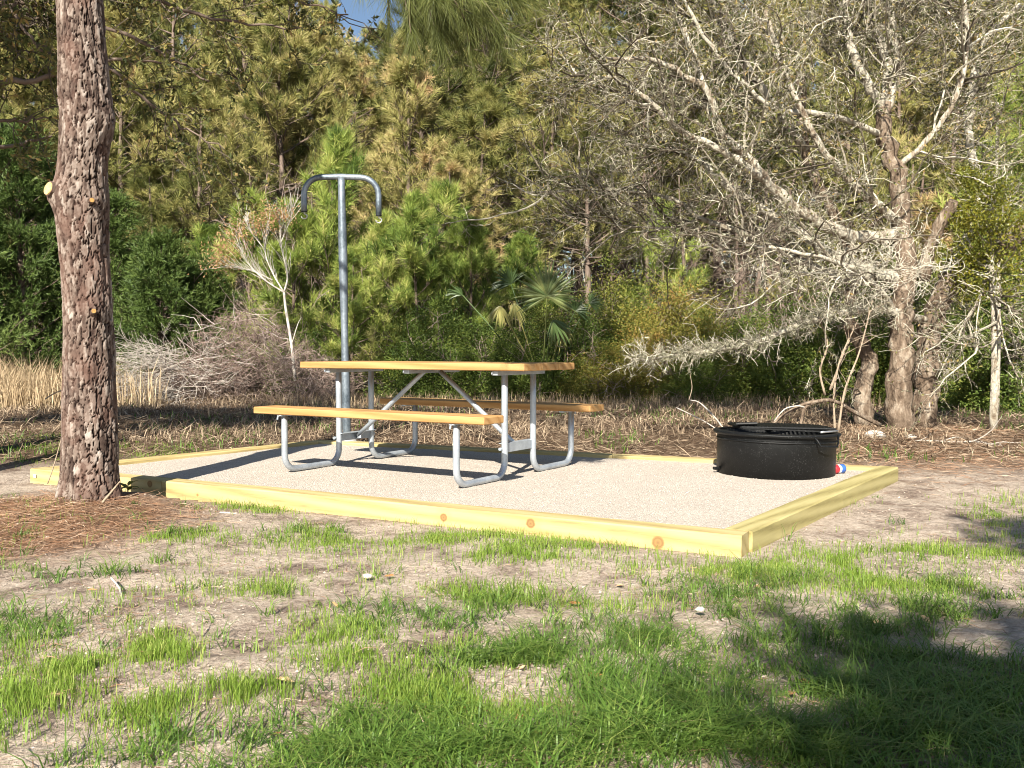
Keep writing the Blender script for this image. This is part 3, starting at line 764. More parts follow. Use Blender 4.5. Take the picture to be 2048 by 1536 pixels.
# ------------------------------------------------------------------ conifers of the wood
def pine_mesh(h, r0, base, crown_r, nb, ntw, nneed, NL, NW, seed, mat, up=.1, topshape=.8, dead=0, ax=.08, candle=0):
    """meshes of one pine variant: (trunk+limbs, needles) standing at the origin"""
    rg = R(seed); gt = G(); gn = G()
    zz = np.linspace(-.15, h, 14); wob = np.cumsum(rg.normal(0, .035, (14, 2)) * (h / 10), 0)
    tr = np.column_stack([wob, zz]); tr[0, :2] = 0; tube(gt, tr, np.linspace(r0, .012, 14), 9, rough=.05, rs=seed)
    t = np.linspace(base, .985, nb) ; t = np.clip(t + rg.normal(0, .01, nb), base * .9, .99)
    z = t * h; P0 = np.column_stack([np.interp(z, zz, tr[:, 0]), np.interp(z, zz, tr[:, 1]), z])
    rel = (t - base) / (1 - base)
    L = crown_r * (np.clip(1 - rel, .04, 1) ** topshape * .9 + .10) * rg.uniform(.55, 1.15, nb)
    a = rg.uniform(0, 6.283, nb); el = rg.uniform(-.15, .45, nb) + rel * .6
    D = np.column_stack([np.cos(a) * np.cos(el), np.sin(a) * np.cos(el), np.sin(el)])
    B = polyl(P0, D, L, 6, .10, up * .4, rg); rb = np.clip(L * .018, .008, .05); btubes(gt, B, rb, rb * .3, 4)
    if dead:
        tz = rg.uniform(.12, base, dead) * h; P1 = np.column_stack([np.interp(tz, zz, tr[:, 0]), np.interp(tz, zz, tr[:, 1]), tz])
        a = rg.uniform(0, 6.283, dead); D1 = np.column_stack([np.cos(a), np.sin(a), rg.uniform(-.3, .3, dead)])
        B1 = polyl(P1, D1, rg.uniform(.4, crown_r * .9, dead), 6, .22, -.02, rg); btubes(gt, B1, np.full(dead, .013), np.full(dead, .004), 3, .8)
        c, T, _, _ = pick(B1, 5, .2, 1, rg); B2 = polyl(c, off_dir(T, .9, rg), rg.uniform(.15, .6, len(c)), 4, .25, 0, rg); btubes(gt, B2, np.full(len(c), .006), np.full(len(c), .002), 3, .9)
    c, T, tt, i = pick(B, ntw, .25, 1.0, rg)
    dd = off_dir(T, rg.uniform(.4, 1.0, len(c)), rg, .4); dd[:, 2] += up
    Lt = L[i] * rg.uniform(.12, .38, len(c)) + .08
    tw = polyl(c, dd, Lt, 4, .14, up, rg); btubes(gt, tw, np.clip(Lt * .012, .004, .012), np.full(len(c), .003), 3)
    tb = np.clip(rg.normal(.5, .2, len(B)), 0, 1)[i]
    C = []; DD = []; TB = []
    for k, w in ((4, 1), (3, .45), (2, .15)):
        m = rg.random(len(c)) < w
        C.append(tw[m, k]); DD.append(norm(tw[m, min(k, 4)] - tw[m, k - 1])); TB.append(np.clip(tb[m] + rg.normal(0, .12, m.sum()), 0, 1))
    ends = B[:, -1]; C.append(ends); DD.append(norm(B[:, -1] - B[:, -2])); TB.append(np.full(len(ends), .6))
    C = np.concatenate(C); DD = np.concatenate(DD); TB = np.concatenate(TB)
    needles(gn, C, DD, nneed, NL, NW, .15, 1.25, rg, .3, TB, ax=ax)
    if candle:                                       # pale new shoots standing up from the tips
        mm = rg.random(len(C)) < candle; nc = int(mm.sum()); needles(gn, C[mm], norm(DD[mm] * .3 + np.array([0, 0, 1.])), 4, .10, .02, .05, .25, rg, .1, np.full(nc, 1.))
    return gt.mesh('trunk', M['bark_bg'], True), gn.mesh('crown', mat)
def place(pair, name, u, d, rz, sc3, label, cat, group=None, names=('trunk', 'crown')):
    x = (u - 1024) / F * d
    o = empty(name, (x, d, float(gz(x, d)) - .03), rz); o.scale = (sc3[0], sc3[0], sc3[1]) if isinstance(sc3, tuple) else (sc3,) * 3
    for me, nm in zip(pair, names):
        c = bpy.data.objects.new(nm, me); COL.objects.link(c); c.parent = o
    return tag(o, label, cat, group)

yp = [pine_mesh(3.6, .045, .05, 1.3, 38, 12, 30, .21, .0115, 40 + k, M['pine_young'], up=.30, topshape=.6, candle=.5) for k in range(3)]
mp = [pine_mesh(8.0, .11, .20, 2.3, 54, 15, 28, .24, .0145, 50 + k, M['pine_old'], up=.12, dead=12) for k in range(3)]
mp.append(pine_mesh(8.0, .12, .46, 2.3, 44, 15, 28, .24, .0145, 58, M['pine_old'], up=.12, dead=24))
tp_ = [pine_mesh(12.5, .17, .30, 2.9, 66, 15, 27, .27, .020, 60 + k, M['pine_old'], up=.10, dead=22, topshape=.55) for k in range(3)]
rng = R(77)
def hz(v, d): return at(1024, v, d)[2]
yl = [(672, 17.6, 305, 0, 'young bright green pine directly behind the lantern post arms'),
      (590, 17.2, 440, 1, 'small bright green pine between the dead sapling and the lantern post'),
      (835, 16.8, 428, 2, 'tallest of the bright young pines behind the table top'),
      (765, 17.4, 455, 0, 'bright young pine just right of the lantern post'),
      (945, 17.2, 468, 1, 'bright young pine left of the palm'),
      (500, 17.8, 425, 2, 'bright young pine behind the orange leaves of the dead sapling'),
      (705, 16.6, 520, 1, 'low bushy pine behind the lantern post shaft'),
      (880, 17.9, 400, 0, 'young pine whose top rises between the lantern post and the palm'),
      (1040, 18.2, 500, 2, 'young pine close behind the palm'),
      (425, 18.0, 480, 0, 'young pine between the dark cedars and the dead sapling'),
      (1330, 19.5, 440, 1, 'young pine with green tufts showing beneath the oak limbs'),
      (2030, 14.5, 200, 1, 'fresh green pine at the right edge of the picture')]
for k, (u, d, v, q, lab) in enumerate(yl):
    h = hz(v, d); place(yp[q], 'young_pine_tree', u, d, k * 1.9, (h / 3.6 * .55 + .5, h / 3.6), lab, 'pine tree', 'bright green young pines')
ml = [(815, 21.5, 95, 0, 'olive gold pine rising above the right arm of the lantern post'),
      (960, 20.5, 190, 1, 'olive pine with lit boughs above the palm'),
      (900, 19.5, 330, 2, 'lower olive pine between the lantern post and the palm'),
      (400, 21.0, 150, 3, 'olive pine right of the big trunk'),
      (560, 22.5, 60, 3, 'tall tan tipped pine above the dead sapling'),
      (310, 19.8, 330, 1, 'short olive pine behind the dark cedars'),
      (1090, 22.0, 110, 3, 'golden pine left of the oak limbs'),
      (1180, 19.8, 250, 3, 'pine with curved stem behind the palm'),
      (640, 24.0, 70, 1, 'brownish pine behind the lantern post arms'),
      (60, 20.5, 90, 1, 'yellowish pine behind the left cedar'),
      (1300, 21.5, 150, 3, 'olive pine behind the left oak limbs'),
      (1480, 22.0, 120, 3, 'olive pine behind the middle of the oak'),
      (1700, 20.0, 100, 0, 'olive pine behind the oak stems'),
      (1900, 19.0, 60, 2, 'olive pine behind the right oak limb'),
      (240, 22.5, 40, 0, 'olive pine beside the top of the big trunk')]
for k, (u, d, v, q, lab) in enumerate(ml):
    h = hz(v, d); place(mp[q], 'pine_tree', u, d, k * 2.3 + 1, (h / 8 * .5 + .5, h / 8), lab, 'pine tree', 'olive pines of the wood edge')
TL = 'tall background pine with bare lower stem deep in the wood'
k = 0
for row, (d0, st, vlo, vhi) in enumerate([(25, 118, -150, 30), (31, 105, -120, 20), (38, 112, -120, 0), (47, 125, -100, -10)]):
    for u in np.arange(-330 + row * 40, 2420, st):
        u2 = u + rng.normal(0, st * .25); d = d0 + rng.uniform(-2.2, 2.2); v = rng.uniform(vlo, vhi)
        if 660 < u2 < 830: v = rng.uniform(85, 150)
        elif 600 < u2 < 880: v = rng.uniform(30, 80)
        h = hz(v, d); place(tp_[k % 3], 'pine_tree', u2, d, k * 1.3, (.72 + .3 * rng.random(), h / 12.5), TL, 'pine tree', 'tall pines deep in the wood'); k += 1

for j in range(34):                                  # low crowned pines closing the wood at the back
    u = -350 + j * 82 + rng.normal(0, 20); d = rng.uniform(40, 52)
    place(mp[j % 3], 'pine_tree', u, d, j * 1.7, (1.25, rng.uniform(.85, 1.05)), 'low crowned pine at the far back of the wood', 'pine tree', 'low crowned pines at the back of the wood')

# slim bare stems in the dark gap behind the shrubs
def stem_mesh(seed):
    rg = R(seed); g = G(); z = np.linspace(-.1, 4.2, 12); w = np.cumsum(rg.normal(0, .045, (12, 2)), 0)
    tr = np.column_stack([w, z]); tube(g, tr, np.linspace(.075, .015, 12), 7, rough=.08, rs=seed)
    i = rg.integers(2, 11, 26); D = rg.normal(size=(26, 3)); D[:, 2] *= .4
    B = polyl(tr[i], D, rg.uniform(.4, 1.5, 26), 6, .25, -.05, rg); btubes(g, B, np.full(26, .012), np.full(26, .003), 3)
    c, T, _, _ = pick(B, 6, .2, 1, rg); B2 = polyl(c, off_dir(T, .8, rg), rg.uniform(.15, .6, len(c)), 4, .25, 0, rg); btubes(g, B2, np.full(len(c), .005), np.full(len(c), .002), 3)
    return g.mesh('bare_stem', M['bark_bg'], True)
sm = [stem_mesh(90 + k) for k in range(3)]
for k in range(58):
    u = (340 + k * 27.5) + rng.normal(0, 16) ; d = rng.uniform(19, 27)
    x = (u - 1024) / F * d
    o = bpy.data.objects.new('bare_tree', sm[k % 3]); COL.objects.link(o)
    o.location = (x, d, float(gz(x, d)) - .05); o.rotation_euler = (rng.normal(0, .03), rng.normal(0, .03), k * 1.7); s = rng.uniform(.7, 1.6); o.scale = (s, s, 1.1)
    tag(o, 'slim bare stem in the dark gap between the pines', 'tree', 'bare stems inside the wood')

# cedars
def cedar_mesh(h, r, nb, nt_, nn, seed):
    rg = R(seed); gt = G(); gn = G()
    z = np.linspace(-.1, h * .97, 10); tr = np.column_stack([rg.normal(0, .02, (10, 2)), z]); tube(gt, tr, np.linspace(.09, .01, 10), 8)
    t = rg.random(nb) ** .8 * .97; zz = t * h; a = rg.uniform(0, 6.283, nb)
    L = r * (np.clip(1 - t, .02, 1) ** .55) * rg.uniform(.65, 1.1, nb) * (.85 + .3 * np.sin(a * 3 + t * 9)); el = rg.uniform(.1, .7, nb)
    D = np.column_stack([np.cos(a) * np.cos(el), np.sin(a) * np.cos(el), np.sin(el)]); P0 = np.column_stack([0 * zz, 0 * zz, zz])
    B = polyl(P0, D, L, 5, .08, .03, rg); btubes(gt, B, np.full(nb, .012), np.full(nb, .004), 3)
    c, T, tt, i = pick(B, nt_, .35, 1, rg); tw = polyl(c, off_dir(T, .6, rg) + (0, 0, .25), rg.uniform(.10, .32, len(c)), 3, .15, .05, rg)
    tb = np.clip(rg.normal(.5, .18, nb), 0, 1)[i]
    for k in (1, 2, 3):
        needles(gn, tw[:, k], norm(tw[:, k] - tw[:, k - 1]), nn, .085, .017, .2, 1.1, rg, .35, tb, ax=.04)
    return gt.mesh('trunk', M['bark_bg'], True), gn.mesh('crown', M['cedar'])
cm = [cedar_mesh(4.2, 1.25, 260, 13, 6, 101), cedar_mesh(3.0, 1.1, 200, 14, 6, 102)]
for k, (u, d, v, w, q, lab) in enumerate([
        (45, 16.2, 262, 1.05, 0, 'tall dark cedar filling the left edge beside the big trunk'),
        (-95, 15.5, 215, 1.2, 0, 'dark cedar cut by the left edge of the picture'),
        (225, 17.0, 395, .95, 0, 'dark cedar immediately right of the big trunk'),
        (325, 16.3, 478, 1.05, 1, 'squat dark cedar behind the white brush'),
        (405, 17.0, 520, .85, 1, 'lowest dark cedar beside the dead sapling'),
        (130, 17.2, 330, 1.0, 0, 'dark cedar hidden partly by the big trunk'),
        (1985, 15.8, 560, 1.0, 1, 'shaded cedar under the right oak limb'),
        (2120, 15.0, 300, 1.2, 0, 'cedar beyond the right edge of the picture')]):
    h = hz(v, d); H0 = (4.2, 3.0)[q]; place(cm[q], 'cedar_tree', u, d, k * 2.1, (w, h / H0), lab, 'cedar tree', 'dark cedars')

# ------------------------------------------------------------------ leafy shrubs
def shrub_mesh(seed, mat, nl=27000, L=.042, W=.022, r=.8, h=1.8, clusters=120):
    rg = R(seed); gs = G(); gl = G()
    n = 16; D = rg.normal(size=(n, 3)); D[:, 2] = np.abs(D[:, 2]) + 1.4
    S = polyl(np.column_stack([rg.normal(0, .12, (n, 2)), np.zeros(n) - .05]), D, rg.uniform(.7, 1.15, n) * h * .85, 6, .16, .02, rg); btubes(gs, S, np.full(n, .014), np.full(n, .005), 4)
    c, T, _, _ = pick(S, 10, .15, 1, rg); B = polyl(c, off_dir(T, .9, rg), rg.uniform(.2, .6, len(c)) * r, 4, .2, .03, rg); btubes(gs, B, np.full(len(c), .006), np.full(len(c), .0025), 3)
    # leaf clusters on an uneven shell and inside it
    q = norm(rg.normal(size=(clusters, 3))); q[:, 2] = np.abs(q[:, 2]) * 1.1 - .08
    rad = rg.uniform(.45, 1.06, clusters)[:, None]; cc_ = q * rad * np.array([r, r, h * .93]) + (0, 0, .04)
    cs = rg.uniform(.10, .26, clusters) * r; m = rg.integers(0, clusters, nl)
    P = cc_[m] + rg.normal(0, 1, (nl, 3)) * cs[m][:, None] * (1, 1, .8); P[:, 2] = np.abs(P[:, 2])
    tb = np.clip(rg.normal(.5, .2, clusters), 0, 1)[m]
    leaves(gl, P, L, W, rg, .5, tb, .35)
    return gs.mesh('stems', M['brush'], True), gl.mesh('foliage', mat)
sh = [shrub_mesh(120, M['shrub']), shrub_mesh(121, M['shrub']), shrub_mesh(122, M['shrub_green']), shrub_mesh(123, M['shrub_green'], L=.05)]
sl = [(885, 16.0, 590, 1.0, 3, 'green shrub left of the palm behind the table top'), (960, 15.6, 640, .9, 3, 'low green shrub under the drooping yellow frond'),
      (1060, 15.5, 635, .9, 2, 'green shrub in front of the palm foot'), (1165, 15.7, 610, .9, 2, 'green shrub right of the palm foot'),
      (1240, 16.4, 515, 1.1, 0, 'tallest olive brown shrub right of the palm'), (1330, 16.0, 555, 1.1, 1, 'olive brown shrub in the middle of the shrub bank'),
      (1420, 15.6, 560, 1.1, 0, 'reddish tipped shrub at the right end of the shrub bank'), (1290, 15.2, 640, 1.0, 1, 'low shrub in front of the olive brown bank'),
      (1200, 15.1, 680, .8, 0, 'lowest shrub beside the right end of the table top'), (1510, 15.3, 610, 1.1, 2, 'dark shrub behind the low lichened limb'),
      (1600, 14.8, 600, 1.1, 3, 'dark shrub between the low limb and the oak'), (1400, 14.7, 690, .9, 2, 'low dark shrub beneath the tip of the low limb'),
      (1900, 13.6, 600, 1.1, 2, 'shaded shrub right of the oak stems'), (2010, 13.2, 560, 1.2, 3, 'shaded shrub at the right edge of the picture'),
      (1700, 15.2, 560, 1.2, 3, 'dark shrub behind the oak stems'), (820, 16.6, 620, .9, 2, 'shrub under the tallest young pine'),
      (1110, 17.0, 560, 1.0, 0, 'shrub hidden behind the palm'), (2130, 13.0, 560, 1.2, 2, 'shrub beyond the right edge of the picture'),
      (1800, 14.6, 560, 1.1, 3, 'dark shrub right behind the main oak stem'), (620, 16.8, 640, .9, 2, 'shrub at the right end of the brush heap')]
for k, (u, d, v, w, q, lab) in enumerate(sl):
    h = hz(v, d); place(sh[q], 'shrub', u, d, k * 2.7, (w, h / 1.85), lab, 'shrub', 'shrubs at the wood edge', ('stems', 'foliage'))
for k in range(76):                                  # undergrowth further in
    u = -200 + (k % 38) * 64 + rng.normal(0, 20); d = rng.uniform(19, 27) if k < 38 else rng.uniform(28, 37)
    if 900 < u < 1560 and k < 38: d += 8
    place(sh[k % 4], 'shrub', u, d, k * 1.1, (1.3, rng.uniform(.75, 1.5) * (1 + .7 * (k > 37))), 'dim leafy shrub deep inside the wood', 'shrub', 'undergrowth shrubs deep in the wood', ('stems', 'foliage'))

# bare grey thicket that fills the shade beneath the pines
def thicket_mesh(seed):
    rg = R(seed); g = G(); n = 40
    D = rg.normal(size=(n, 3)); D[:, 2] = np.abs(D[:, 2]) + 1.0
    S = polyl(rg.normal(0, .5, (n, 3)) * (1, 1, 0), D, rg.uniform(1, 2.6, n), 6, .18, .0, rg); btubes(g, S, np.full(n, .011), np.full(n, .004), 3)
    c, T, _, _ = pick(S, 9, .2, 1, rg); B = polyl(c, off_dir(T, .7, rg), rg.uniform(.2, .8, len(c)), 4, .22, 0, rg); btubes(g, B, np.full(len(c), .005), np.full(len(c), .002), 3)
    return g.mesh('bare_thicket', M['brush'])
th = [thicket_mesh(140), thicket_mesh(141)]
for k in range(24):
    u = 250 + k * 62 + rng.normal(0, 20); d = rng.uniform(17.8, 21) + (5 if 880 < u < 1580 else 0); x = (u - 1024) / F * d
    o = bpy.data.objects.new('bare_shrub', th[k % 2]); COL.objects.link(o); o.location = (x, d, float(gz(x, d)) - .03); o.rotation_euler = (0, 0, k * 2.2); s = rng.uniform(.8, 1.4); o.scale = (s, s, s * 1.1)
    tag(o, 'leafless grey brown thicket beneath the pines', 'shrub', 'leafless thickets beneath the pines')

# ------------------------------------------------------------------ palm
def palm():
    d = 15.3; b = at(1085, 690, d); root = empty('palm', (b[0], d, float(gz(b[0], d))))
    tag(root, 'fan palm with one upright green fan and yellowed drooping fronds', 'palm')
    O = np.array([b[0], d, float(gz(b[0], d))])
    rg = R(31)
    # (hub pixel, depth, radius m, facing, spread deg, central angle deg, tint)
    fr = [((1094, 592), 14.3, .58, 250, 88, .6, .05), ((1022, 568), 15.7, .42, 170, 120, .12, .5), ((1000, 612), 14.9, .36, 110, 262, .98, .2),
          ((1028, 606), 14.95, .34, 80, 285, .9, .3), ((1150, 622), 15.2, .30, 190, 60, .08, .4), ((1105, 640), 14.8, .40, 100, 300, .5, .2),
          ((1178, 606), 15.3, .30, 130, 25, .35, .3), ((925, 590), 15.5, .32, 90, 145, .4, .4), ((1130, 650), 15.0, .36, 120, 250, .95, .2)]
    for (hp, hd, rad, spread, cen, t, tilt) in fr:
        H = at(hp[0], hp[1], hd) - O
        g = G(); S = spline([np.array([rg.normal(0, .05), rg.normal(0, .05), .15]), H * .55 + (0, 0, .12), H], 10)
        n = int(spread / 6.5)
        X = np.array([1, tilt * .3, 0]); X /= np.linalg.norm(X); Zv = np.array([0, -tilt * .6, 1.]); Zv /= np.linalg.norm(Zv); Nv = np.cross(X, Zv)
        for k in range(n):
            a = math.radians(cen - spread / 2 + spread * (k + .5) / n + rg.normal(0, 1.5)); dv = X * math.cos(a) + Zv * math.sin(a); sv = -X * math.sin(a) + Zv * math.cos(a)
            Lr = rad * rg.uniform(.82, 1.08) * (1 - .18 * abs((k + .5) / n * 2 - 1)); m = 6
            s = np.linspace(0, 1, m); wd = rad * math.radians(spread / n) * .62 * np.array([.15, .5, .62, .45, .25, .03])
            droop = np.array([0, 0, -1.]) * (s ** 2.6 * rad * rg.uniform(.05, .32) * (.3 if spread > 200 else 1))[:, None]
            cl = H + dv * (s * Lr)[:, None] + droop + Nv * (s * rad * rg.normal(0, .06))[:, None]
            Lf = cl - sv * wd[:, None]; Rt = cl + sv * wd[:, None]; cl2 = cl + Nv * (wd * .55)[:, None]
            V = np.concatenate([Lf, cl2, Rt]); q = np.arange(m - 1)
            g.add(V, np.concatenate([np.stack([q, q + 1, m + q + 1, m + q], -1), np.stack([m + q, m + q + 1, 2 * m + q + 1, 2 * m + q], -1)]), np.clip(t + rg.normal(0, .06), 0, 1))
        f = g.build('frond', M['palm'], root)
        g = G(); tube(g, S, np.linspace(.014, .008, 10), 6, min(1, t + .1)); g.build('stalk', M['palm'], f, True)
        if t > .85: f['label'] = 'yellowed drooping frond'
palm()

# ------------------------------------------------------------------ oak on the right
def oak():
    d0 = 10.15; b = at(1812, 866, d0); bz = float(gz(b[0], d0)) - .05
    O = np.array([b[0], d0, bz]); root = empty('oak_tree', O)
    tag(root, 'big multi stemmed oak with pale lichened limbs behind the fire ring', 'oak tree')
    W = lambda u, v, d=d0: at(u, v, d) - O
    rg = R(200)
    gt = G(); limbs = []
    def limb(pts, r0, r1, n=26, sides=9, part=None, keep=True):
        Q = np.array([W(*p) for p in pts]); S = spline(Q, n); rr = np.linspace(0, 1, n) ** .9
        S[1:-1] += rg.normal(0, .008, (n - 2, 3)) * (r0 / .05 * .5 + .5)
        r = r0 * (1 - rr) + r1 * rr
        g = G() if part else gt
        tube(g, S, r, sides, rg.uniform(.35, .65), rough=.09, rs=int(pts[0][0] + pts[-1][0]))
        if part:
            g.build(part, M['bark_stem'], root, True)
        if keep: limbs.append((S, r))
    limb([(1806, 905, 10.1), (1800, 850, 10.1), (1797, 780, 10.1), (1802, 700, 10.1), (1800, 640, 10.1), (1812, 560, 10.15), (1806, 450, 10.2), (1792, 340, 10.2), (1770, 270, 10.2), (1768, 205, 10.2)], .155, .075, 40, 16, 'trunk', False)
    limb([(1850, 900, 10.35), (1848, 820, 10.35), (1855, 740, 10.35), (1858, 660, 10.35), (1895, 570, 10.3), (1965, 520, 10.2), (2070, 440, 10.1), (2200, 330, 10.0)], .15, .085, 40, 16, 'trunk', False)
    limb([(1728, 850, 10.5), (1724, 790, 10.5), (1738, 720, 10.5), (1712, 670, 10.5), (1695, 630, 10.5), (1706, 560, 10.5), (1690, 470, 10.5), (1650, 400, 10.5), (1610, 300, 10.5), (1600, 150, 10.6)], .105, .05, 36, 12, 'trunk', True)
    limb([(1845, 560, 10.3), (1862, 500, 10.2), (1880, 450, 10.1), (1905, 402, 10.0)], .075, .058, 12, 12, 'sawn_limb', False)
    L = limb
    L([(1768, 215, 10.2), (1735, 170, 10.1), (1702, 90, 10.0), (1688, 10, 9.9), (1660, -90, 9.9)], .06, .03)
    L([(1768, 215, 10.2), (1775, 130, 10.2), (1745, 40, 10.2), (1738, -90, 10.2)], .06, .03)
    L([(1775, 215, 10.2), (1790, 120, 10.3), (1782, 20, 10.3), (1800, -90, 10.4)], .055, .03)
    L([(1806, 470, 10.2), (1700, 470, 10.0), (1600, 420, 9.8), (1537, 365, 9.6), (1490, 310, 9.5), (1446, 270, 9.4), (1420, 190, 9.3), (1373, 153, 9.2), (1300, 120, 9.1), (1200, 118, 9.0)], .075, .016, 40)
    L([(1537, 365, 9.6), (1446, 303, 9.3), (1370, 265, 9.2), (1300, 205, 9.1), (1235, 160, 9.0), (1150, 150, 9.0)], .045, .012, 30)
    L([(1800, 560, 10.15), (1680, 520, 10.2), (1580, 450, 10.3), (1446, 365, 10.4), (1398, 321, 10.5), (1336, 299, 10.6), (1250, 290, 10.6)], .065, .016, 34)
    L([(1610, 300, 10.5), (1540, 200, 10.3), (1483, 120, 10.2), (1424, 0, 10.1), (1390, -90, 10)], .05, .025, 26)
    L([(1700, 560, 10.5), (1600, 520, 10.6), (1500, 470, 10.7), (1402, 438, 10.8), (1347, 398, 10.9), (1240, 380, 11.0), (1050, 385, 11.2)], .05, .010, 34)
    L([(1402, 438, 10.8), (1340, 455, 10.8), (1240, 450, 10.9), (1130, 430, 11)], .018, .006, 18)
    L([(1446, 270, 9.4), (1380, 90, 9.6), (1340, -20, 9.7)], .03, .016, 18)
    L([(1850, 640, 10.3), (1760, 618, 9.9), (1690, 625, 9.6), (1600, 648, 9.4), (1500, 688, 9.2), (1420, 700, 9.1), (1340, 712, 9.0), (1262, 722, 9.0)], .045, .006, 40)
    L([(1870, 600, 10.3), (1960, 400, 10.6), (1935, 260, 10.7), (1965, 90, 10.8), (2040, 10, 10.8)], .06, .03, 28)
    L([(1940, 250, 10.7), (1950, 130, 10.8), (1900, -40, 10.8)], .035, .02, 14)
    L([(1792, 340, 10.2), (1880, 250, 10.0), (1930, 130, 9.9), (1925, -60, 9.9)], .035, .02, 20)
    L([(1806, 450, 10.2), (1720, 380, 9.9), (1640, 290, 9.7), (1580, 170, 9.6), (1530, 20, 9.6)], .05, .02, 28)
    L([(1800, 640, 10.1), (1740, 560, 9.7), (1660, 520, 9.4), (1570, 500, 9.2), (1490, 490, 9.1)], .035, .010, 24)
    L([(1770, 270, 10.2), (1660, 230, 9.9), (1560, 220, 9.7), (1480, 160, 9.6), (1400, 60, 9.5), (1340, -60, 9.4)], .035, .014, 28)
    L([(1965, 520, 10.2), (1990, 600, 9.9), (2010, 690, 9.7), (2040, 760, 9.6)], .02, .006, 16)
    L([(2000, 480, 10.2), (1960, 600, 9.9), (1950, 700, 9.8)], .014, .004, 14)
    gt.build('limbs', M['bark_oak'], root, True)
    lowi = int(np.argmin([abs(s[-1] - W(1262, 722, 9.0)).sum() for s, r in limbs])); low = spline(limbs[lowi][0], 26)
    P = np.array([spline(s, 26) for q, (s, r) in enumerate(limbs) if q != lowi]); rm = np.array([r.mean() for s, r in limbs])
    # branches -> twigs -> twiglets
    c, T, tt, i = pick(P, 27, .08, 1.0, rg); dd = off_dir(T, rg.uniform(.5, 1.2, len(c)), rg)
    kk = ~((c[:, 2] < 2.3) & (c[:, 0] > -.9) & (rg.random(len(c)) < .7)); c, dd = c[kk], dd[kk]; Lb = rg.uniform(.3, 1.45, len(c)); gB = G()
    B = polyl(c, dd, Lb, 9, .20, .015, rg); B[..., 2] = np.maximum(B[..., 2], .35)
    rb = np.clip(Lb * .011, .004, .013); btubes(gB, B, rb, rb * .3, 4, rg.random(len(c)) ** 1.5)
    c, T, tt, i = pick(B, 13, .12, 1.0, rg); dd = off_dir(T, rg.uniform(.5, 1.2, len(c)), rg)
    Lc = rg.uniform(.12, .55, len(c)); C = polyl(c, dd, Lc, 5, .24, .01, rg); btubes(gB, C, np.full(len(c), .0036), np.full(len(c), .0018), 3, rg.random(len(c)) ** 1.5)
    tag(gB.build('twigs', M['twig'], root), kind='stuff')
    gL = G(); c, T, tt, i = pick(C, 5, .2, 1.0, rg); dd = off_dir(T, rg.uniform(.4, 1.3, len(c)), rg)
    Ld = rg.uniform(.04, .17, len(c)); Dp = polyl(c, dd, Ld, 2, .25, 0, rg)
    # thin twiglets as three sided spikes
    s = norm(np.cross(dd, rg.normal(size=dd.shape))) * .0024
    V = np.stack([Dp[:, 0] - s, Dp[:, 0] + s, Dp[:, 1] + s * .7, Dp[:, 2], Dp[:, 1] - s * .7], 1)
    f = (np.arange(len(c))[:, None, None] * 5 + np.array([[0, 1, 2], [0, 2, 4], [4, 2, 3]])).reshape(-1, 3)
    gL.add(V, f, np.repeat(rg.random(len(c)), 5)); tag(gL.build('twiglets', M['twig'], root), kind='stuff')
    gl = G(); c, T, tt, i = pick(C, 3, .1, 1.0, rg); m = rg.random(len(c)) < .55; c = c[m]; needles(gl, c, T[m], 5, .035, .009, .2, 1.5, rg, .5)
    # heavier lichen on the low limb and the lit tangle above the trunk foot
    c2, T2, _, _ = pick(low[None], 210, .05, .98, rg); q2 = off_dir(T2, rg.uniform(.25, 1.0, 210), rg) + np.array([0, 0, .15])
    tw2 = polyl(c2, q2, rg.uniform(.08, .42, 210) * rg.uniform(.4, 1, 210), 6, .30, .02, rg); g2 = G(); btubes(g2, tw2, np.full(210, .0045), np.full(210, .0018), 3, .3 + .6 * rg.random(210)); tag(g2.build('twigs', M['twig'], root), kind='stuff')
    c3, T3, _, _ = pick(tw2, 5, .1, 1, rg); needles(gl, c3, off_dir(T3, .9, rg), 5, .045, .008, .3, 1.5, rg, .5); tw4 = polyl(c3, off_dir(T3, .9, rg), rg.uniform(.04, .16, len(c3)), 3, .3, 0, rg); g2 = G(); btubes(g2, tw4, np.full(len(c3), .003), np.full(len(c3), .0015), 3, rg.random(len(c3))); tag(g2.build('twigs', M['twig'], root), kind='stuff')
    c4, T4, _, _ = pick(low[None], 350, .03, .9, rg); needles(gl, c4 + rg.normal(0, .02, c4.shape), off_dir(T4, .9, rg), 6, .05, .009, .3, 1.5, rg, .5)
    tc_ = W(1745, 530, 9.8); n = 620; q = tc_ + rg.normal(0, 1, (n, 3)) * (.42, .25, .22)
    tw3 = polyl(q, rg.normal(size=(n, 3)), rg.uniform(.08, .36, n), 6, .32, 0, rg); g3 = G(); btubes(g3, tw3, np.full(n, .0036), np.full(n, .0016), 3, rg.uniform(.6, 1, n)); tag(g3.build('twigs', M['twig'], root), kind='stuff')
    gl.build('lichen', M['lichen'], root)
    go = G(); c, T, tt, i = pick(C, 6, .2, 1.0, rg)
    keep = rg.random(len(c)) < .08 + sstep(-.2, .35, fbm(c[:, 0] + 9, c[:, 2], 1.2, 6, 3) - .35 + (c[:, 2] - 2.5) * .06)
    leaves(go, c[keep], .05, .020, rg, .2); go.build('foliage', M['oakleaf'], root)
oak()

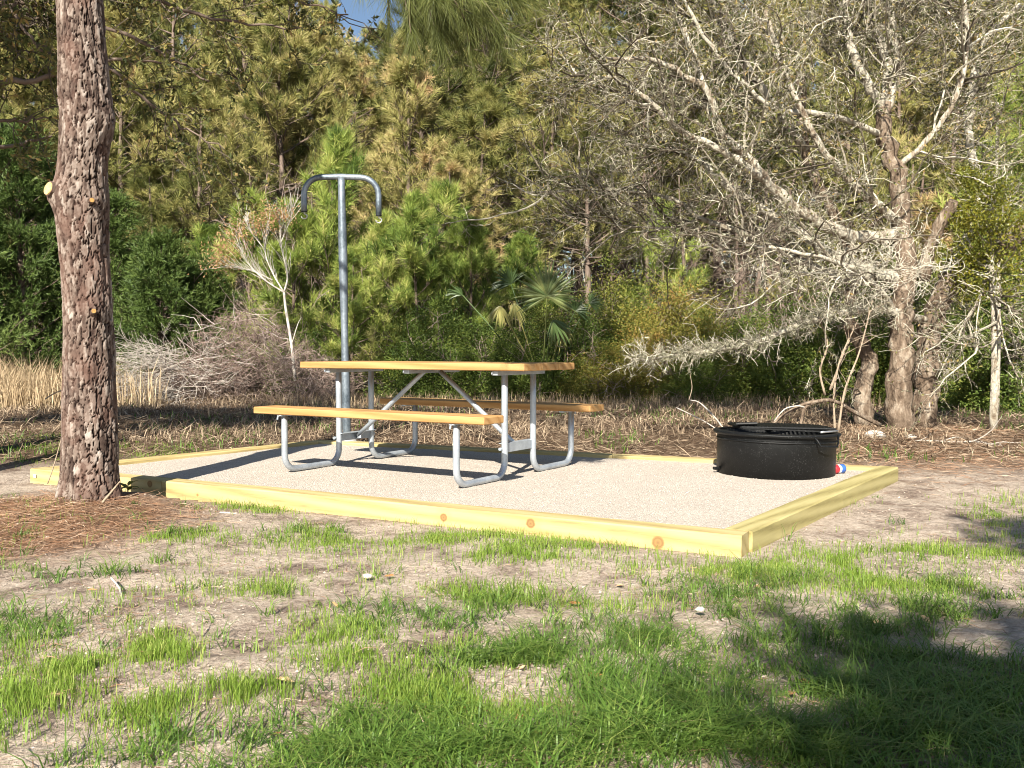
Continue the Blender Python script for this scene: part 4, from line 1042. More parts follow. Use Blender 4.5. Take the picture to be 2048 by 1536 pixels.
# yellow green holly at the right edge
def holly(u, v, d, r, n, seed, lab, mat='holly', L=.04, W_=.02, hmin=None):
    c = at(u, v, d); z0 = float(gz(c[0], d)); root = empty('holly_tree', (c[0], d, z0)); tag(root, lab, 'holly tree')
    rg = R(seed); H = c[2] - z0; g = G()
    S = spline([(0.1, 0.1, -.05), (.05, 0, H * .4), (0, 0, H * .8), (0, 0, H + r * .5)], 14); tube(g, S, np.linspace(.045, .012, 14), 8, rough=.08, rs=seed)
    P0, T, _, _ = pick(S[None], 34, .5, 1, rg); B = polyl(P0, off_dir(T, 1.1, rg), rg.uniform(.5, 1.1, 34) * r, 6, .15, .02, rg); btubes(g, B, np.full(34, .012), np.full(34, .004), 4)
    g.build('trunk', M['bark_oak'], root, True)
    gl = G(); c2, T2, _, _ = pick(B, 12, .3, 1, rg); m = rg.integers(0, len(c2), n); P = c2[m] + rg.normal(0, .075 * r / .6, (n, 3)); leaves(gl, P, L, W_, rg, .3, np.clip(rg.normal(.5, .25, len(c2)), 0, 1)[m], .4)
    gl.build('crown', M[mat], root)
holly(1985, 430, 9.9, .58, 9000, 7, 'yellow green leaved holly below the right oak limbs')
holly(1995, 250, 12.0, .55, 5000, 17, 'sparser green holly above the yellow green one', 'shrub_green')

# ------------------------------------------------------------------ top left: limbs of a near oak
def left_oak():
    O = np.array([-4.6, 7.6, -.08]); root = empty('oak_tree', O); tag(root, 'dark limbed oak leaning in at the top left corner', 'oak tree')
    W = lambda u, v, d: at(u, v, d) - O; rg = R(61); g = G(); Ls = []
    T0 = spline([(0, 0, -.1), (-.1, 0, 1.5), (.0, 0, 3.4), (.2, 0.1, 5.0), (.3, 0, 6.2)], 20); g0 = G(); tube(g0, T0, np.linspace(.17, .06, 20), 12, rough=.06, rs=3); g0.build('trunk', M['bark_oak'], root, True)
    for pts, r in (([(-130, -60, 7.6), (-20, 60, 7.6), (25, 30, 7.6), (50, -20, 7.6)], .05), ([(-140, 200, 7.6), (-20, 168, 7.6), (60, 160, 7.6), (150, 140, 7.7), (230, 120, 7.8), (330, 130, 7.9)], .03),
                   ([(-100, 40, 7.6), (20, 10, 7.6), (110, 22, 7.7), (300, 90, 7.9), (420, 165, 8.0)], .03), ([(-120, 270, 7.6), (0, 245, 7.6), (110, 235, 7.7)], .022), ([(110, 22, 7.7), (250, -10, 7.8), (440, 40, 8), (600, 60, 8.2)], .024),
                   ([(200, 120, 7.8), (330, 230, 8.0), (450, 300, 8.1)], .016), ([(-50, -80, 7.6), (60, 70, 7.5), (100, 120, 7.5)], .02), ([(250, -60, 7.8), (380, -20, 8), (560, -5, 8.2), (700, 30, 8.3)], .02)):
        S = spline([W(*p) for p in pts], 20); S[1:] += rg.normal(0, .012, (19, 3)); Ls.append(S); tube(g, S, np.linspace(r, r * .3, 20), 7, rough=.1, rs=int(r * 1000))
    # crown above the frame that shades the ground behind the pad
    c0 = T0[8:][rg.integers(0, 12, 22)]; D = rg.normal(size=(22, 3)); D[:, 2] = np.abs(D[:, 2]) * .6
    up_ = polyl(c0, D, rg.uniform(1.2, 2.6, 22), 19, .10, .02, rg); btubes(g, up_, np.full(22, .035), np.full(22, .01), 4); g.build('limbs', M['bark_bg'], root, True)
    P = np.concatenate([np.array(Ls), up_[up_[:, -1, 2] > 3.6]])
    c, T, tt, i = pick(P, 15, .2, 1, rg); B = polyl(c, off_dir(T, .9, rg), rg.uniform(.2, .8, len(c)), 6, .2, 0, rg); gt = G(); btubes(gt, B, np.full(len(c), .006), np.full(len(c), .002), 3)
    c, T, tt, i = pick(B, 6, .3, 1, rg); C = polyl(c, off_dir(T, .9, rg), rg.uniform(.08, .3, len(c)), 3, .2, 0, rg); btubes(gt, C, np.full(len(c), .003), np.full(len(c), .0015), 3); tag(gt.build('twigs', M['twig_dark'], root), kind='stuff')
    gl = G(); c, T, _, _ = pick(C, 9, .2, 1, rg); leaves(gl, c, .06, .024, rg, .3); gl.build('crown', M['oakleaf'], root)
left_oak()

# two trees behind the viewpoint whose crowns shade the grass
def shade_tree(x, y, z, r, n, lab, seed, L=.11):
    root = empty('oak_tree', (x, y, -.1)); tag(root, lab, 'oak tree'); rg = R(seed); g = G()
    S = spline([(0, 0, 0), (.1, 0, z * .4), (0, 0, z * .75), (0, 0, z + r * .5)], 14); tube(g, S, np.linspace(.16, .04, 14), 9); g.build('trunk', M['bark_oak'], root, True)
    P0, T, _, _ = pick(S[None], 40, .84, .97, rg); B = polyl(P0, off_dir(T, 1.4, rg), rg.uniform(.3, 1.0, 40) * r, 6, .15, .02, rg); g = G(); btubes(g, B, np.full(40, .03), np.full(40, .008), 4)
    c, T, _, _ = pick(B, 9, .2, 1, rg); C = polyl(c, off_dir(T, .9, rg), rg.uniform(.2, .5, len(c)) * r, 4, .2, 0, rg); btubes(g, C, np.full(len(c), .01), np.full(len(c), .004), 3); g.build('limbs', M['bark_oak'], root, True)
    c, T, _, _ = pick(C, 4, .2, 1, rg); m = rg.integers(0, len(c), n); P = c[m] + rg.normal(0, .07, (n, 3)); gl = G(); leaves(gl, P, L, L * .5, rg, .3); gl.build('crown', M['oakleaf'], root)
def shade_at(gx_, gy_, z): k = z / math.tan(SUN_EL); return gx_ - SD[0] * k, gy_ - SD[1] * k
x, y = shade_at(1.5, 2.45, 4.6); shade_tree(x, y, 4.6, .85, 1500, 'oak behind the viewpoint that shades the right foreground', 71)
x, y = shade_at(2.8, 4.1, 5.0); shade_tree(x, y, 5.0, .8, 1300, 'slender oak behind the viewpoint shading the right edge', 74)
x, y = shade_at(1.15, 1.75, 4.2); shade_tree(x, y, 4.2, .95, 1600, 'smaller oak behind the viewpoint near the shaded grass', 72)
x, y = shade_at(-5.2, 11.9, 5.4); shade_tree(x, y, 5.4, 1.5, 9000, 'oak outside the left edge that shades the litter behind the pad', 73)
x, y = shade_at(-3.3, 10.9, 4.9); shade_tree(x, y, 4.9, 1.25, 6500, 'second oak outside the left edge shading the ground behind the trunk', 75)

# ------------------------------------------------------------------ brush pile, dead sapling, sticks
def brush():
    d = 15.4; b = at(480, 770, d); z0 = float(gz(b[0], d)); root = empty('brush_pile', (b[0], d, z0)); tag(root, 'heap of dead purplish brown brush behind the left end of the table', 'brush pile')
    rg = R(81); g = G(); n = 1300
    a = rg.normal(0, 1, (n, 3)); x = rg.uniform(-1.45, 1.75, n); prof = 1.42 * np.exp(-((x - .15) / .85) ** 2) + .38
    zz = rg.random(n) ** .8 * prof; y = rg.normal(0, .45, n)
    D = rg.normal(size=(n, 3)); D[:, 2] = D[:, 2] * .6 + .1
    P = polyl(np.column_stack([x, y, zz * .85]), D, rg.uniform(.2, .75, n), 6, .32, -.03, rg); P[..., 2] = np.clip(P[..., 2], .01, None)
    top = 1.62 * np.exp(-((P[..., 0] - .1) / 1.0) ** 2) + .42; P[..., 2] = np.minimum(P[..., 2], top + .08 * np.sin(P[..., 0] * 9))
    btubes(g, P, rg.uniform(.003, .008, n), np.full(n, .002), 3, rg.random(n) ** 2 * .7)
    c, T, _, _ = pick(P, 4, .1, 1, rg); B = polyl(c, off_dir(T, .8, rg), rg.uniform(.05, .28, len(c)), 3, .3, 0, rg); btubes(g, B, np.full(len(c), .0032), np.full(len(c), .0015), 3, rg.random(len(c)) * .7)
    tag(g.build('twig_tangle', M['brush'], root), kind='stuff')
    g = G(); n = 16; D = rg.normal(size=(n, 3)) * (1, .3, .3) + (-.3, 0, .35)
    P = polyl(np.column_stack([rg.uniform(-1, .9, n), rg.normal(-.2, .2, n), rg.uniform(.5, 1.35, n)]), D, rg.uniform(.4, .9, n), 8, .16, -.03, rg); 
    for q in range(n): g = G(); btubes(g, P[q:q + 1], np.full(1, .006), np.full(1, .002), 4, .6); g.build('bleached_branch', M['bleached'], root)
    # white twigs to the left
    d = 14.6; b = at(285, 770, d); root = empty('brush_pile', (b[0], d, float(gz(b[0], d)))); tag(root, 'pale silvery twigs spread right beside the big trunk', 'brush pile'); g = G(); n = 170
    D = rg.normal(size=(n, 3)) * (1, .4, .25) + (-.9, -.2, .12)
    P = polyl(np.column_stack([rg.uniform(-.1, .9, n), rg.normal(0, .2, n), rg.uniform(.1, .85, n)]), D, rg.uniform(.3, .9, n), 6, .15, -.02, rg); P[..., 2] = np.clip(P[..., 2], .01, None); btubes(g, P, np.full(n, .0052), np.full(n, .002), 3, rg.random(n) * .6)
    c, T, _, _ = pick(P, 6, .3, 1, rg); B = polyl(c, off_dir(T, .6, rg), rg.uniform(.08, .35, len(c)), 3, .2, 0, rg); btubes(g, B, np.full(len(c), .0032), np.full(len(c), .0015), 3, .5); tag(g.build('twig_tangle', M['bleached'], root), kind='stuff')
brush()
def dead_tree():
    d = 15.0; b = at(583, 700, d); O = np.array([b[0], d, float(gz(b[0], d))]); root = empty('dead_sapling', O); tag(root, 'white leaning dead sapling with withered orange leaves above the brush heap', 'dead sapling')
    W = lambda u, v: at(u, v, d) - O; rg = R(91); g = G(); Ls = []
    L = [([(590, 762), (583, 690), (572, 620), (568, 585)], .026, .02), ([(568, 585), (575, 550), (562, 490), (560, 440)], .018, .006), ([(568, 585), (545, 545), (530, 500), (540, 430)], .014, .005),
         ([(568, 585), (530, 560), (495, 525), (470, 470)], .014, .004), ([(545, 560), (500, 540), (460, 535)], .009, .003), ([(560, 490), (580, 440), (585, 420)], .009, .003), ([(530, 500), (500, 460), (490, 430)], .008, .003), ([(583, 690), (595, 650), (603, 635)], .008, .003)]
    for pts, r0, r1 in L:
        S = spline([W(*p) for p in pts], 12); Ls.append(S); tube(g, S, np.linspace(r0, r1, 12), 6, .8)
    P = np.array(Ls[1:7]); c, T, _, _ = pick(P, 34, .15, 1, rg); dd = off_dir(T, .45, rg) + (-.1, 0, .4); B = polyl(c, dd, rg.uniform(.15, .5, len(c)), 5, .12, .03, rg); btubes(g, B, np.full(len(c), .0042), np.full(len(c), .002), 3, .8)
    g.build('stem', M['bleached'], root, True)
    gl = G(); n = 1700; cs = np.array([W(548, 432), W(525, 445), W(470, 470), W(452, 500), W(562, 425), W(500, 455), W(440, 525)]); m = rg.integers(0, 7, n); Pq = cs[m] + rg.normal(0, 1, (n, 3)) * (.15, .13, .10)
    leaves(gl, Pq, .045, .022, rg, .2); gl.build('foliage', M['orange'], root)
dead_tree()

def rod(name, pts, r0, r1, mat, lab, cat, group=None, n=16, extra=None):
    Q = np.array([p if len(p) == 3 and not isinstance(p[0], int) else at(*p) for p in pts]); O = Q[0].copy(); g = G(); S = spline(Q - O, n); tube(g, S, np.linspace(r0, r1, n), 8, .6, rough=.12, rs=n)
    if extra:
        rg = R(extra); c, T, _, _ = pick(S[None], extra, .2, 1, rg); B = polyl(c, off_dir(T, .6, rg), rg.uniform(.1, .4, extra), 5, .15, 0, rg); btubes(g, B, np.full(extra, r1 * .8), np.full(extra, .002), 3, .7)
    o = g.build(name, mat, None, True); o.location = O; return tag(o, lab, cat, group)
rod('dead_branch', [(1525, 868, 9.3), (1560, 835, 9.3), (1600, 812, 9.3), (1632, 803, 9.3), (1668, 802, 9.4), (1710, 825, 9.6), (1760, 850, 9.8)], .014, .024, M['bark_stem'], 'bleached dead branch arching just behind the fire ring', 'dead branch', n=22)
rod('dead_branch', [(1632, 803, 9.3), (1610, 815, 9.3), (1603, 840, 9.3), (1598, 868, 9.3)], .015, .019, M['bark_stem'], 'short forked prop under the arching dead branch', 'dead branch')
rod('dead_branch', [(1548, 842, 9.2), (1570, 818, 9.2), (1595, 812, 9.25), (1610, 815, 9.3)], .005, .008, M['bleached'], 'thin twig curled beside the arching dead branch', 'dead branch')
for pts, lab in (([(1670, 862, 9.4), (1668, 790, 9.4), (1680, 720, 9.4), (1716, 640, 9.5)], 'upright tan stem leaning right behind the fire ring'), ([(1676, 866, 9.3), (1690, 780, 9.3), (1720, 700, 9.4), (1745, 600, 9.5)], 'longer tan stem rising beside the oak foot'),
                 ([(1650, 790, 9.6), (1640, 740, 9.6), (1655, 690, 9.6), (1640, 640, 9.6), (1625, 590, 9.6)], 'grey forked sapling stem left of the oak'), ([(1660, 780, 9.6), (1690, 700, 9.6), (1700, 680, 9.6)], 'crooked brown sprout left of the oak')):
    rod('stem', pts, .013, .006, M['stick'], lab, 'sapling', extra=7)
rod('stick', [(1380, 800, 10.5), (1400, 806, 10.3), (1430, 835, 9.9), (1447, 858, 9.6)], .006, .009, M['bleached'], 'bowed pale stick left of the fire ring', 'stick')
rod('stick', [(1352, 815, 10.4), (1400, 838, 10), (1430, 856, 9.7)], .006, .006, M['bleached'], 'straight pale stick lying left of the bowed one', 'stick')
rod('stick', [(1378, 800, 10.8), (1384, 775, 10.8), (1380, 748, 10.8)], .005, .003, M['stick'], 'thin upright weed stalk left of the fire ring', 'stick')
rod('stick', [(1790, 905, 8.9), (1830, 882, 8.9), (1900, 884, 8.8), (1960, 884, 8.7), (2000, 900, 8.4), (2045, 915, 8.1)], .006, .010, M['bleached'], 'long pale branch lying across the litter right of the oak', 'stick', n=26, extra=16)
rod('stick', [(1998, 886, 8.6), (2015, 905, 8.3), (2035, 925, 8.0)], .007, .006, M['bleached'], 'short pale branch crossing the long one at the right', 'stick')
rod('stick', [(90, 798, 11), (110, 786, 11), (131, 779, 11)], .008, .006, M['stick'], 'slanting dead stick left of the big trunk', 'stick')
rod('stick', [(95, 968, 5.5), (108, 930, 5.5), (122, 880, 5.55), (130, 850, 5.6)], .0035, .0025, M['stick'], 'thin bent stalk at the left foot of the big trunk', 'stick')
rod('stick', [(205, 1005, 5.1), (222, 985, 5.1), (240, 963, 5.1)], .008, .004, M['stick'], 'short broken twig at the right foot of the big trunk', 'stick')
p1 = on(440, 1025, -.06); p2 = on(488, 1033, -.06)
rod('stick', [tuple(p1), tuple((p1 + p2) / 2 + (0, 0, .006)), tuple(p2)], .006, .004, M['bleached'], 'pale twig on the sand below the front timber', 'stick')
p1 = on(222, 1165, -.06); p2 = on(245, 1200, -.055)
rod('stick', [tuple(p1 + (0, 0, .02)), tuple((p1 + p2) / 2 + (.01, 0, .012)), tuple(p2)], .0045, .003, M['bleached'], 'small curved twig in the left foreground', 'stick')

# rocks near the oak foot
for (u, v, d, s, lab) in ((1750, 872, 9.2, .075, 'pale rock at the foot of the oak'), (1822, 875, 9.1, .04, 'small pale stone right of the oak foot'), (1400, 1219, 3.45, .013, 'white pebble on the grass below the pad corner'), (735, 1152, 3.9, .014, 'white pebble in the middle of the sandy ground')):
    P = at(u, v, d); 
    if d < 5: P = on(u, v, -.055)
    rg = R(int(u)); g = G(); n1, n2 = 7, 10; th = np.linspace(0, np.pi, n1); ph = np.linspace(0, 2 * np.pi, n2, endpoint=False); A, Bq = np.meshgrid(ph, th)
    rr = s * (1 + .25 * (rg.random(A.shape) - .5)); rr[0] = rr[0, 0]; rr[-1] = rr[-1, 0]
    V = np.stack([rr * np.sin(Bq) * np.cos(A) * 1.4, rr * np.sin(Bq) * np.sin(A), rr * np.cos(Bq) * .75], -1); kk = np.arange(n1 - 1)[:, None] * n2; j = np.arange(n2)[None]; j2 = (j + 1) % n2
    g.add(V, np.stack([kk + j, kk + n2 + j, kk + n2 + j2, kk + j2], -1).reshape(-1, 4)); o = g.build('rock', M['rock'], None); o.location = P; tag(o, lab, 'rock')
# small sprouting plant at the trunk foot
P = on(256, 993, -.05); root = empty('seedling', P); tag(root, 'small broad leaved seedling at the right foot of the big trunk', 'seedling'); rg = R(4)
g = G(); tube(g, [(0, 0, -.01), (0, 0, .06)], .004, 5); g.build('stem', M['stick'], root)
for k in range(9):
    a = k * .75; g = G(); D = np.array([math.cos(a), math.sin(a) * .8, rg.uniform(-.1, .6)]); D /= np.linalg.norm(D); S = np.cross(D, (0, 0, 1)); S /= np.linalg.norm(S); ln = rg.uniform(.07, .11)
    pts = np.array([(0, 0, .05 + rg.uniform(-.02, .02))] * 5) + D * ln * np.array([0, .35, .65, 1, .5])[:, None]; w = .016
    V = np.array([pts[0], pts[1] + S * w, pts[1] - S * w, pts[2] + S * w * .9, pts[2] - S * w * .9, pts[3] - (0, 0, .02), pts[4] + (0, 0, .006)])
    g.add(V, [[0, 1, 6], [0, 6, 2], [1, 3, 6], [2, 6, 4], [3, 5, 6], [4, 6, 5]], .6); g.build('leaf', M['holly'], root)

# ------------------------------------------------------------------ ground cover
def gpoints(n, x0, x1, y0, y1, rg): return rg.uniform(x0, x1, n), rg.uniform(y0, y1, n)
def fanpoints(n, d0, d1, rg, over=1.12, p=1.0):
    """points over the wedge of ground in view, spread evenly over the picture's depth range"""
    y = d0 * (d1 / d0) ** rg.random(n); x = rg.uniform(-1, 1, n) * y * 1024 / F * over
    return x, y
def blades(g, x, y, h, w, lean, rg, t, bend=.5, seg=2, z=None):
    N = len(x); a = rg.uniform(0, 6.283, N); z = gz(x, y) - .003 if z is None else z
    d = np.column_stack([np.cos(a), np.sin(a)]); sv = np.column_stack([-np.sin(a), np.cos(a), 0 * a])
    P0 = np.column_stack([x, y, z]); ln = (lean * rg.uniform(.3, 1.3, N) * h)[:, None]
    P1 = P0 + np.column_stack([d * ln * .35, h * .6]); P2 = P0 + np.column_stack([d * ln * (1 + bend * .3), h * rg.uniform(.75, 1.05, N)])
    w = w[:, None] / 2
    V = np.stack([P0 - sv * w, P0 + sv * w, P1 + sv * w * .8, P1 - sv * w * .8, P2], 1)
    f = (np.arange(N)[:, None, None] * 5 + np.array([[0, 1, 2], [0, 2, 3], [3, 2, 4]])).reshape(-1, 3); g.add(V, f, np.repeat(t, 5))
FINE = [(540, 1012, 120, 16, 1), (950, 1068, 240, 26, 1), (1180, 1098, 200, 22, .9), (1480, 1135, 240, 34, 1.1), (1760, 1135, 200, 45, 1), (370, 1075, 110, 16, .7), (100, 1345, 150, 48, 1.1), (310, 1315, 70, 40, 1), (250, 1410, 220, 45, 1), (30, 1420, 90, 60, .8),
        (440, 1385, 130, 25, .8), (690, 1290, 110, 45, 1), (850, 1390, 110, 55, 1.1), (900, 1460, 170, 55, 1), (2010, 1050, 70, 40, .9), (1880, 1130, 170, 50, .8), (980, 1190, 200, 22, .5), (1250, 1200, 150, 22, .5), (300, 903, 110, 13, 1), (80, 905, 130, 18, 1), (60, 870, 140, 14, .9),
        (640, 1080, 120, 20, .6), (1050, 1110, 200, 20, .6), (520, 1180, 140, 16, .4), (900, 1300, 120, 20, .5)]
COARSE = [(580, 1085, 110, 30, .9), (420, 1080, 120, 18, .6), (250, 1142, 160, 16, .7), (60, 1128, 90, 16, .7), (60, 1255, 140, 42, 1.2), (290, 1235, 150, 26, .9), (600, 1265, 160, 32, .8), (880, 1225, 190, 30, 1), (1050, 1325, 150, 38, 1.7), (1250, 1285, 160, 42, 1.1),
          (1660, 1350, 430, 120, 1.0), (1760, 1480, 380, 75, 1.7), (1450, 1160, 180, 45, 1), (1850, 1230, 220, 50, 1), (700, 1500, 380, 60, 1.5), (1000, 1490, 300, 75, 1.5), (1350, 1460, 260, 80, 1.3), (1900, 1400, 300, 90, 1.1), (1600, 1510, 350, 35, .7), (90, 1085, 90, 14, .6), (1300, 1130, 160, 20, .5), (1000, 1255, 200, 20, .6)]
def maskof(L, u, v, k):
    m = np.zeros(len(u))
    for (a, b, ra, rb, s) in L: m = np.maximum(m, s * np.exp(-(((u - a) / ra) ** 2 + ((v - b) / rb) ** 2) ** 1.3))
    return m
rg = R(301)
def clear(x, y): return (inset(x, y) < -.02) & (np.hypot(x - TREE[0], y - TREE[1]) > .2)
# fine seedling grass
x, y = fanpoints(900000, 1.85, 9.5, rg); P = np.column_stack([x, y, gz(x, y)]); u, v = px(P)
m = maskof(FINE, u, v, 0) * (.25 + 1.5 * fbm(x, y, 5, 21, 3)) * (.3 + 1.2 * vnoise(x, y, 17, 3)) * (.12 + .88 * sstep(.33, .54, fbm(x, y, 3.1, 51, 3))) + .05 * sstep(.45, .62, fbm(x, y, 1.6, 33, 3)) * (y < 6)
k = (rg.random(len(x)) < m * .66 * np.clip(1.4 - y / 12, .4, 1)) & clear(x, y); x, y = x[k], y[k]
g = G(); h = rg.uniform(.022, .055, len(x)) * (.75 + .5 * vnoise(x, y, 4, 8)); blades(g, x, y, h, np.full(len(x), .0021) * (1 + y * .09), .5, rg, np.clip(rg.normal(.45, .2, len(x)) + .3 * (vnoise(x, y, 2, 5) - .5), 0, 1))
nf = len(x)
tag(g.build('grass', M['grass_fine']), 'patches of short bright seedling grass on the sand', kind='stuff')
# coarse tufts: clustered
x, y = fanpoints(26000, 1.85, 6.8, rg); P = np.column_stack([x, y, gz(x, y)]); u, v = px(P)
m = maskof(COARSE, u, v, 0) * (.3 + 1.4 * fbm(x, y, 3.5, 41, 3)) * sstep(.34, .54, fbm(x, y, 3.0, 43, 4)) + .015
k = (rg.random(len(x)) < m * .36) & clear(x, y); x, y = x[k], y[k]
nb = rg.integers(6, 17, len(x)); i = np.repeat(np.arange(len(x)), nb); X = x[i] + rg.normal(0, .022, len(i)); Y = y[i] + rg.normal(0, .022, len(i)); k = clear(X, Y); X, Y, i = X[k], Y[k], i[k]
hh = (rg.uniform(.025, .075, len(x)) * (.7 + .6 * vnoise(x, y, 2, 3)))[i] * rg.uniform(.6, 1.25, len(i)); tb = np.clip(rg.normal(.42, .2, len(x)), 0, 1)[i] * .7 + rg.random(len(i)) * .33
g = G(); blades(g, X, Y, hh, rg.uniform(.0026, .0052, len(i)), 1.5, rg, tb, 1.4)
tag(g.build('grass_tufts', M['grass_coarse']), 'coarser darker grass tufts across the foreground', kind='stuff')
print('grass', nf, len(i))
# dry bits and straw on the sand and in the grass
def straws(g, x, y, L, w, rg, t, zo=.004, tilt=.12, curve=.2):
    N = len(x); a = rg.uniform(0, 6.283, N); d = np.column_stack([np.cos(a), np.sin(a), rg.normal(0, tilt, N)]); z = gz(x, y) + zo + np.abs(rg.normal(0, .006, N))
    P0 = np.column_stack([x, y, z]); L = L[:, None]; s = np.column_stack([-np.sin(a), np.cos(a), rg.normal(0, .5, N)]); s = norm(s); pc = P0 + d * L * .5 + s * L * rg.normal(0, curve, N)[:, None] * .5; P1 = P0 + d * L; w = w[:, None] / 2
    V = np.stack([P0, pc - s * w, pc + s * w, P1], 1); V[..., 2] = np.maximum(V[..., 2], (gz(V[..., 0], V[..., 1]) + .0015))
    f = (np.arange(N)[:, None, None] * 4 + np.array([[0, 1, 2], [1, 3, 2]])).reshape(-1, 3); g.add(V, f, np.repeat(t, 4))
rg = R(305); g = G()
x = TREE[0] - .2 + rg.normal(0, .9, 30000); y = TREE[1] - .55 + rg.normal(0, .65, 30000); k = (rg.random(30000) < .8 * sstep(.95, .35, np.hypot((x - TREE[0] + .2) / 1.35, (y - TREE[1] + .45) / .95) + .35 * (fbm(x, y, 3, 1, 3) - .45))) & (inset(x, y) < -.03); x, y = x[k], y[k]
straws(g, x, y, rg.uniform(.07, .16, len(x)), np.full(len(x), .0028), rg, np.clip(rg.normal(.5, .25, len(x)), 0, 1), zo=.008)
x, y = fanpoints(9000, 1.9, 6.5, rg); k = (rg.random(9000) < .15 + sstep(.45, .65, fbm(x, y, 1.4, 77, 3))) & clear(x, y); x, y = x[k], y[k]; straws(g, x, y, rg.uniform(.04, .13, len(x)), np.full(len(x), .0024), rg, rg.random(len(x)))
x = rg.uniform(2.6, 6, 16000); y = rg.uniform(6.2, 10.5, 16000); k = (rg.random(16000) < .25 + .9 * sstep(6.6, 7.6, y)) & clear(x, y); x, y = x[k], y[k]; straws(g, x, y, rg.uniform(.07, .18, len(x)), np.full(len(x), .0042), rg, np.clip(rg.normal(.6, .25, len(x)), 0, 1))
tag(g.build('pine_straw', M['pinestraw']), 'reddish fallen pine needles round the trunk and by the oak', kind='stuff')
# litter and dead grass behind the pad
g = G(); x, y = fanpoints(52000, 6.9, 19, rg, 1.2); k = (inset(x, y) < -.03) & ((y > 8.2) | (rg.random(len(x)) < sstep(7.2, 8.4, y))); x, y = x[k], y[k]
straws(g, x, y, rg.uniform(.08, .26, len(x)), .0035 + .0005 * y, rg, np.clip(rg.normal(.42, .22, len(x)) + .5 * (fbm(x, y, .9, 55, 3) - .45), 0, 1), tilt=.3, zo=.012)
x, y = fanpoints(26000, 8.6, 18.5, rg, 1.2); dens = sstep(.40, .56, fbm(x, y, .8, 91, 3)) * .7 + .9 * sstep(11.5, 14, y); k = (rg.random(len(x)) < dens) & (inset(x, y) < -.1); x, y = x[k], y[k]
blades(g, x, y, rg.uniform(.04, .15, len(x)) * (1 + .3 * sstep(12.5, 15, y)), .004 + .0005 * y, 1.0, rg, np.clip(rg.normal(.5, .2, len(x)), 0, 1), 1)
tag(g.build('leaf_litter', M['litter']), 'brown litter and dead grass on the ground behind the pad', kind='stuff')
# tall straw grass on the left and along the wood edge
g = G(); n = 5200; x = np.concatenate([rg.uniform(-9.5, -6.2, n), rg.uniform(-6.2, -5.2, 160)]); y = np.concatenate([rg.uniform(13.3, 15.3, n), rg.uniform(13.4, 14.4, 160)])
blades(g, x, y, rg.uniform(.3, .78, len(x)) * (.75 + .5 * vnoise(x, y, 2, 4)), np.full(len(x), .011), .45, rg, np.clip(rg.normal(.6, .2, len(x)), 0, 1), .8)
x, y = rg.uniform(-3.5, 5.5, 2600), rg.uniform(13.6, 15.2, 2600); blades(g, x, y, rg.uniform(.08, .28, 2600), np.full(2600, .009), .5, rg, rg.random(2600) * .7, .8)
tag(g.build('straw_grass', M['straw']), 'tall pale straw grass in front of the cedars', kind='stuff')
# green weeds mixed into the litter near the oak and left of the pad
g = G(); x, y = fanpoints(16000, 7.5, 14.5, rg, 1.1); k = (rg.random(len(x)) < .55 * sstep(.46, .58, fbm(x, y, 1.1, 63, 3))) & (inset(x, y) < -.06); x, y = x[k], y[k]
blades(g, x, y, rg.uniform(.03, .12, len(x)), .005 + .0005 * y, .9, rg, np.clip(rg.normal(.35, .2, len(x)), 0, 1)); tag(g.build('weeds', M['grass_coarse']), 'sparse green weeds among the litter', kind='stuff')
# clods and specks on bare sand
g = G(); x, y = fanpoints(24000, 1.9, 6.9, rg); k = (rg.random(len(x)) < .3 + sstep(.4, .6, fbm(x, y, 2.2, 17, 3))) & clear(x, y); x, y = x[k], y[k]
chips(g, np.column_stack([x, y, gz(x, y) + .001]), rg.uniform(.0025, .011, len(x)) * rg.uniform(.3, 1, len(x)) ** 1.5, rg, rg.random(len(x)) ** .8); tag(g.build('sand_clods', M['clod']), 'crumbs and clods of sandy soil', kind='stuff')

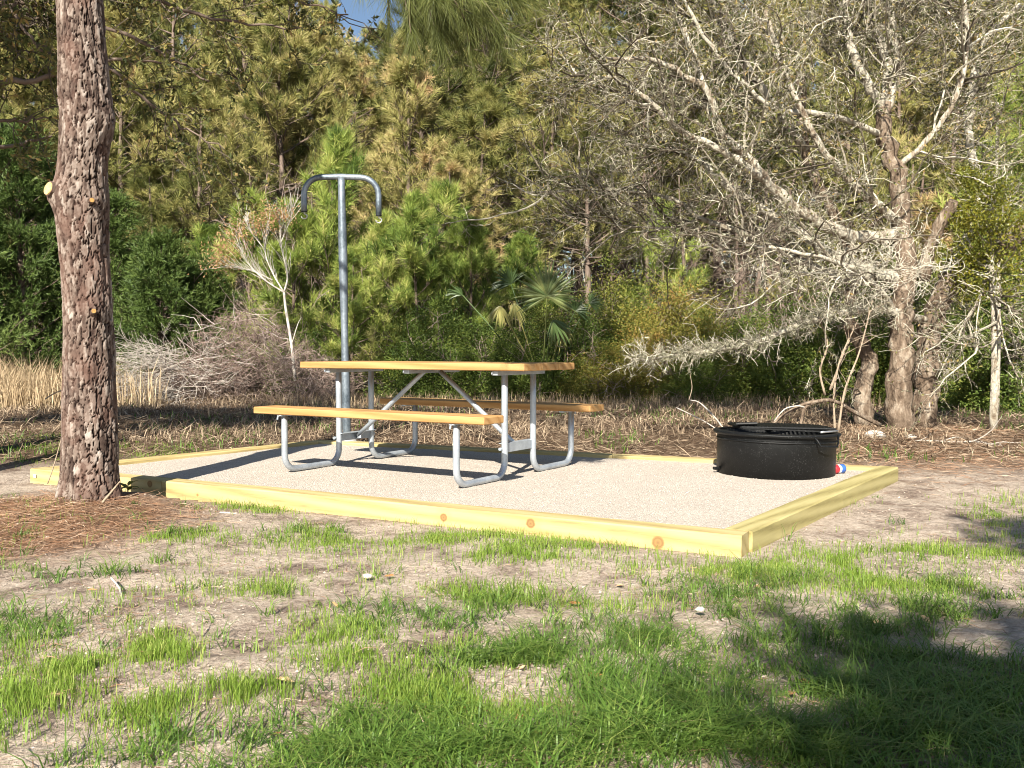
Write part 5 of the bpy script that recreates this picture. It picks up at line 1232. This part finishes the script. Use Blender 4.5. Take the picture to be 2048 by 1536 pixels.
# fallen leaves, each one a thing
LV = [(570, 1369, .055, .9, 'large tan oak leaf on the sand at lower left'), (108, 1393, .055, .95, 'tan leaf in the seedling grass at far left'), (552, 1454, .03, .12, 'rust brown leaf scrap on the bottom left sand'),
      (930, 1417, .032, .4, 'orange leaf at the edge of the bright grass in the centre foreground'), (1037, 1446, .03, .1, 'dark brown leaf on the centre foreground sand'), (1045, 1328, .022, .85, 'small tan leaf in the middle grass tuft'),
      (1755, 1238, .045, .95, 'pale leaf left of its twin in the right grass'), (1852, 1236, .045, .92, 'pale leaf right of its twin in the right grass'), (1610, 1368, .04, .45, 'brown leaf upper of two in the shaded grass'), (1585, 1392, .035, .5, 'brown leaf lower of two in the shaded grass'),
      (1615, 1476, .035, .35, 'brown leaf near the bottom right of the grass'), (1190, 1352, .05, .3, 'long rusty leaf on the sand right of centre'), (670, 1212, .03, .5, 'orange brown leaf on the sand left of centre'), (1150, 1205, .05, .35, 'rusty leaf litter scrap in the middle distance grass'),
      (185, 1182, .035, .6, 'olive tan leaf in the left middle ground'), (1380, 1298, .03, .6, 'tan leaf at the edge of the shaded grass'), (1075, 1480, .03, .8, 'tan leaf at the bottom centre'), (1515, 1170, .03, .7, 'tan leaf in the grass below the pad corner'), (1240, 1165, .03, .75, 'pale leaf below the front timber'),
      (780, 1148, .05, .4, 'thin rusty leaf on the sand below the front timber'), (1390, 1395, .03, .3, 'brown leaf in shade right of centre'), (300, 1040, .04, .8, 'pale leaf among the pine straw'), (130, 1035, .045, .85, 'large pale leaf among the pine straw at left')]
for k, (u, v, s, t, lab) in enumerate(LV):
    P = on(u, v, -.06); P[2] = float(gz(P[0], P[1])) + .012; rg2 = R(500 + k); n = 7; q = np.linspace(0, 1, n); w = s * .27 * np.sin(np.pi * q ** .8) * (1 + .25 * np.sin(q * 14 + k)); w[-1] = 0.0005; w[0] = .0015
    cur = s * rg2.uniform(.15, .4) * (q - .5) ** 2; fold = w * rg2.uniform(.3, .8)
    V = np.concatenate([np.column_stack([(q - .5) * s, -w, cur + fold]), np.column_stack([(q - .5) * s, 0 * q, cur]), np.column_stack([(q - .5) * s, w, cur + fold * .7])]); m = np.arange(n - 1)
    g = G(); g.add(V, np.concatenate([np.stack([m, m + 1, n + m + 1, n + m], -1), np.stack([n + m, n + m + 1, 2 * n + m + 1, 2 * n + m], -1)]), t); o = g.build('fallen_leaf', M['leaf_tan']); o.location = P; o.rotation_euler = (rg2.normal(.15, .25), rg2.normal(0, .25), rg2.uniform(-.8, .8)); tag(o, lab, 'leaf', 'fallen leaves')

print('tris', sum(len(m.polygons) for m in bpy.data.meshes))
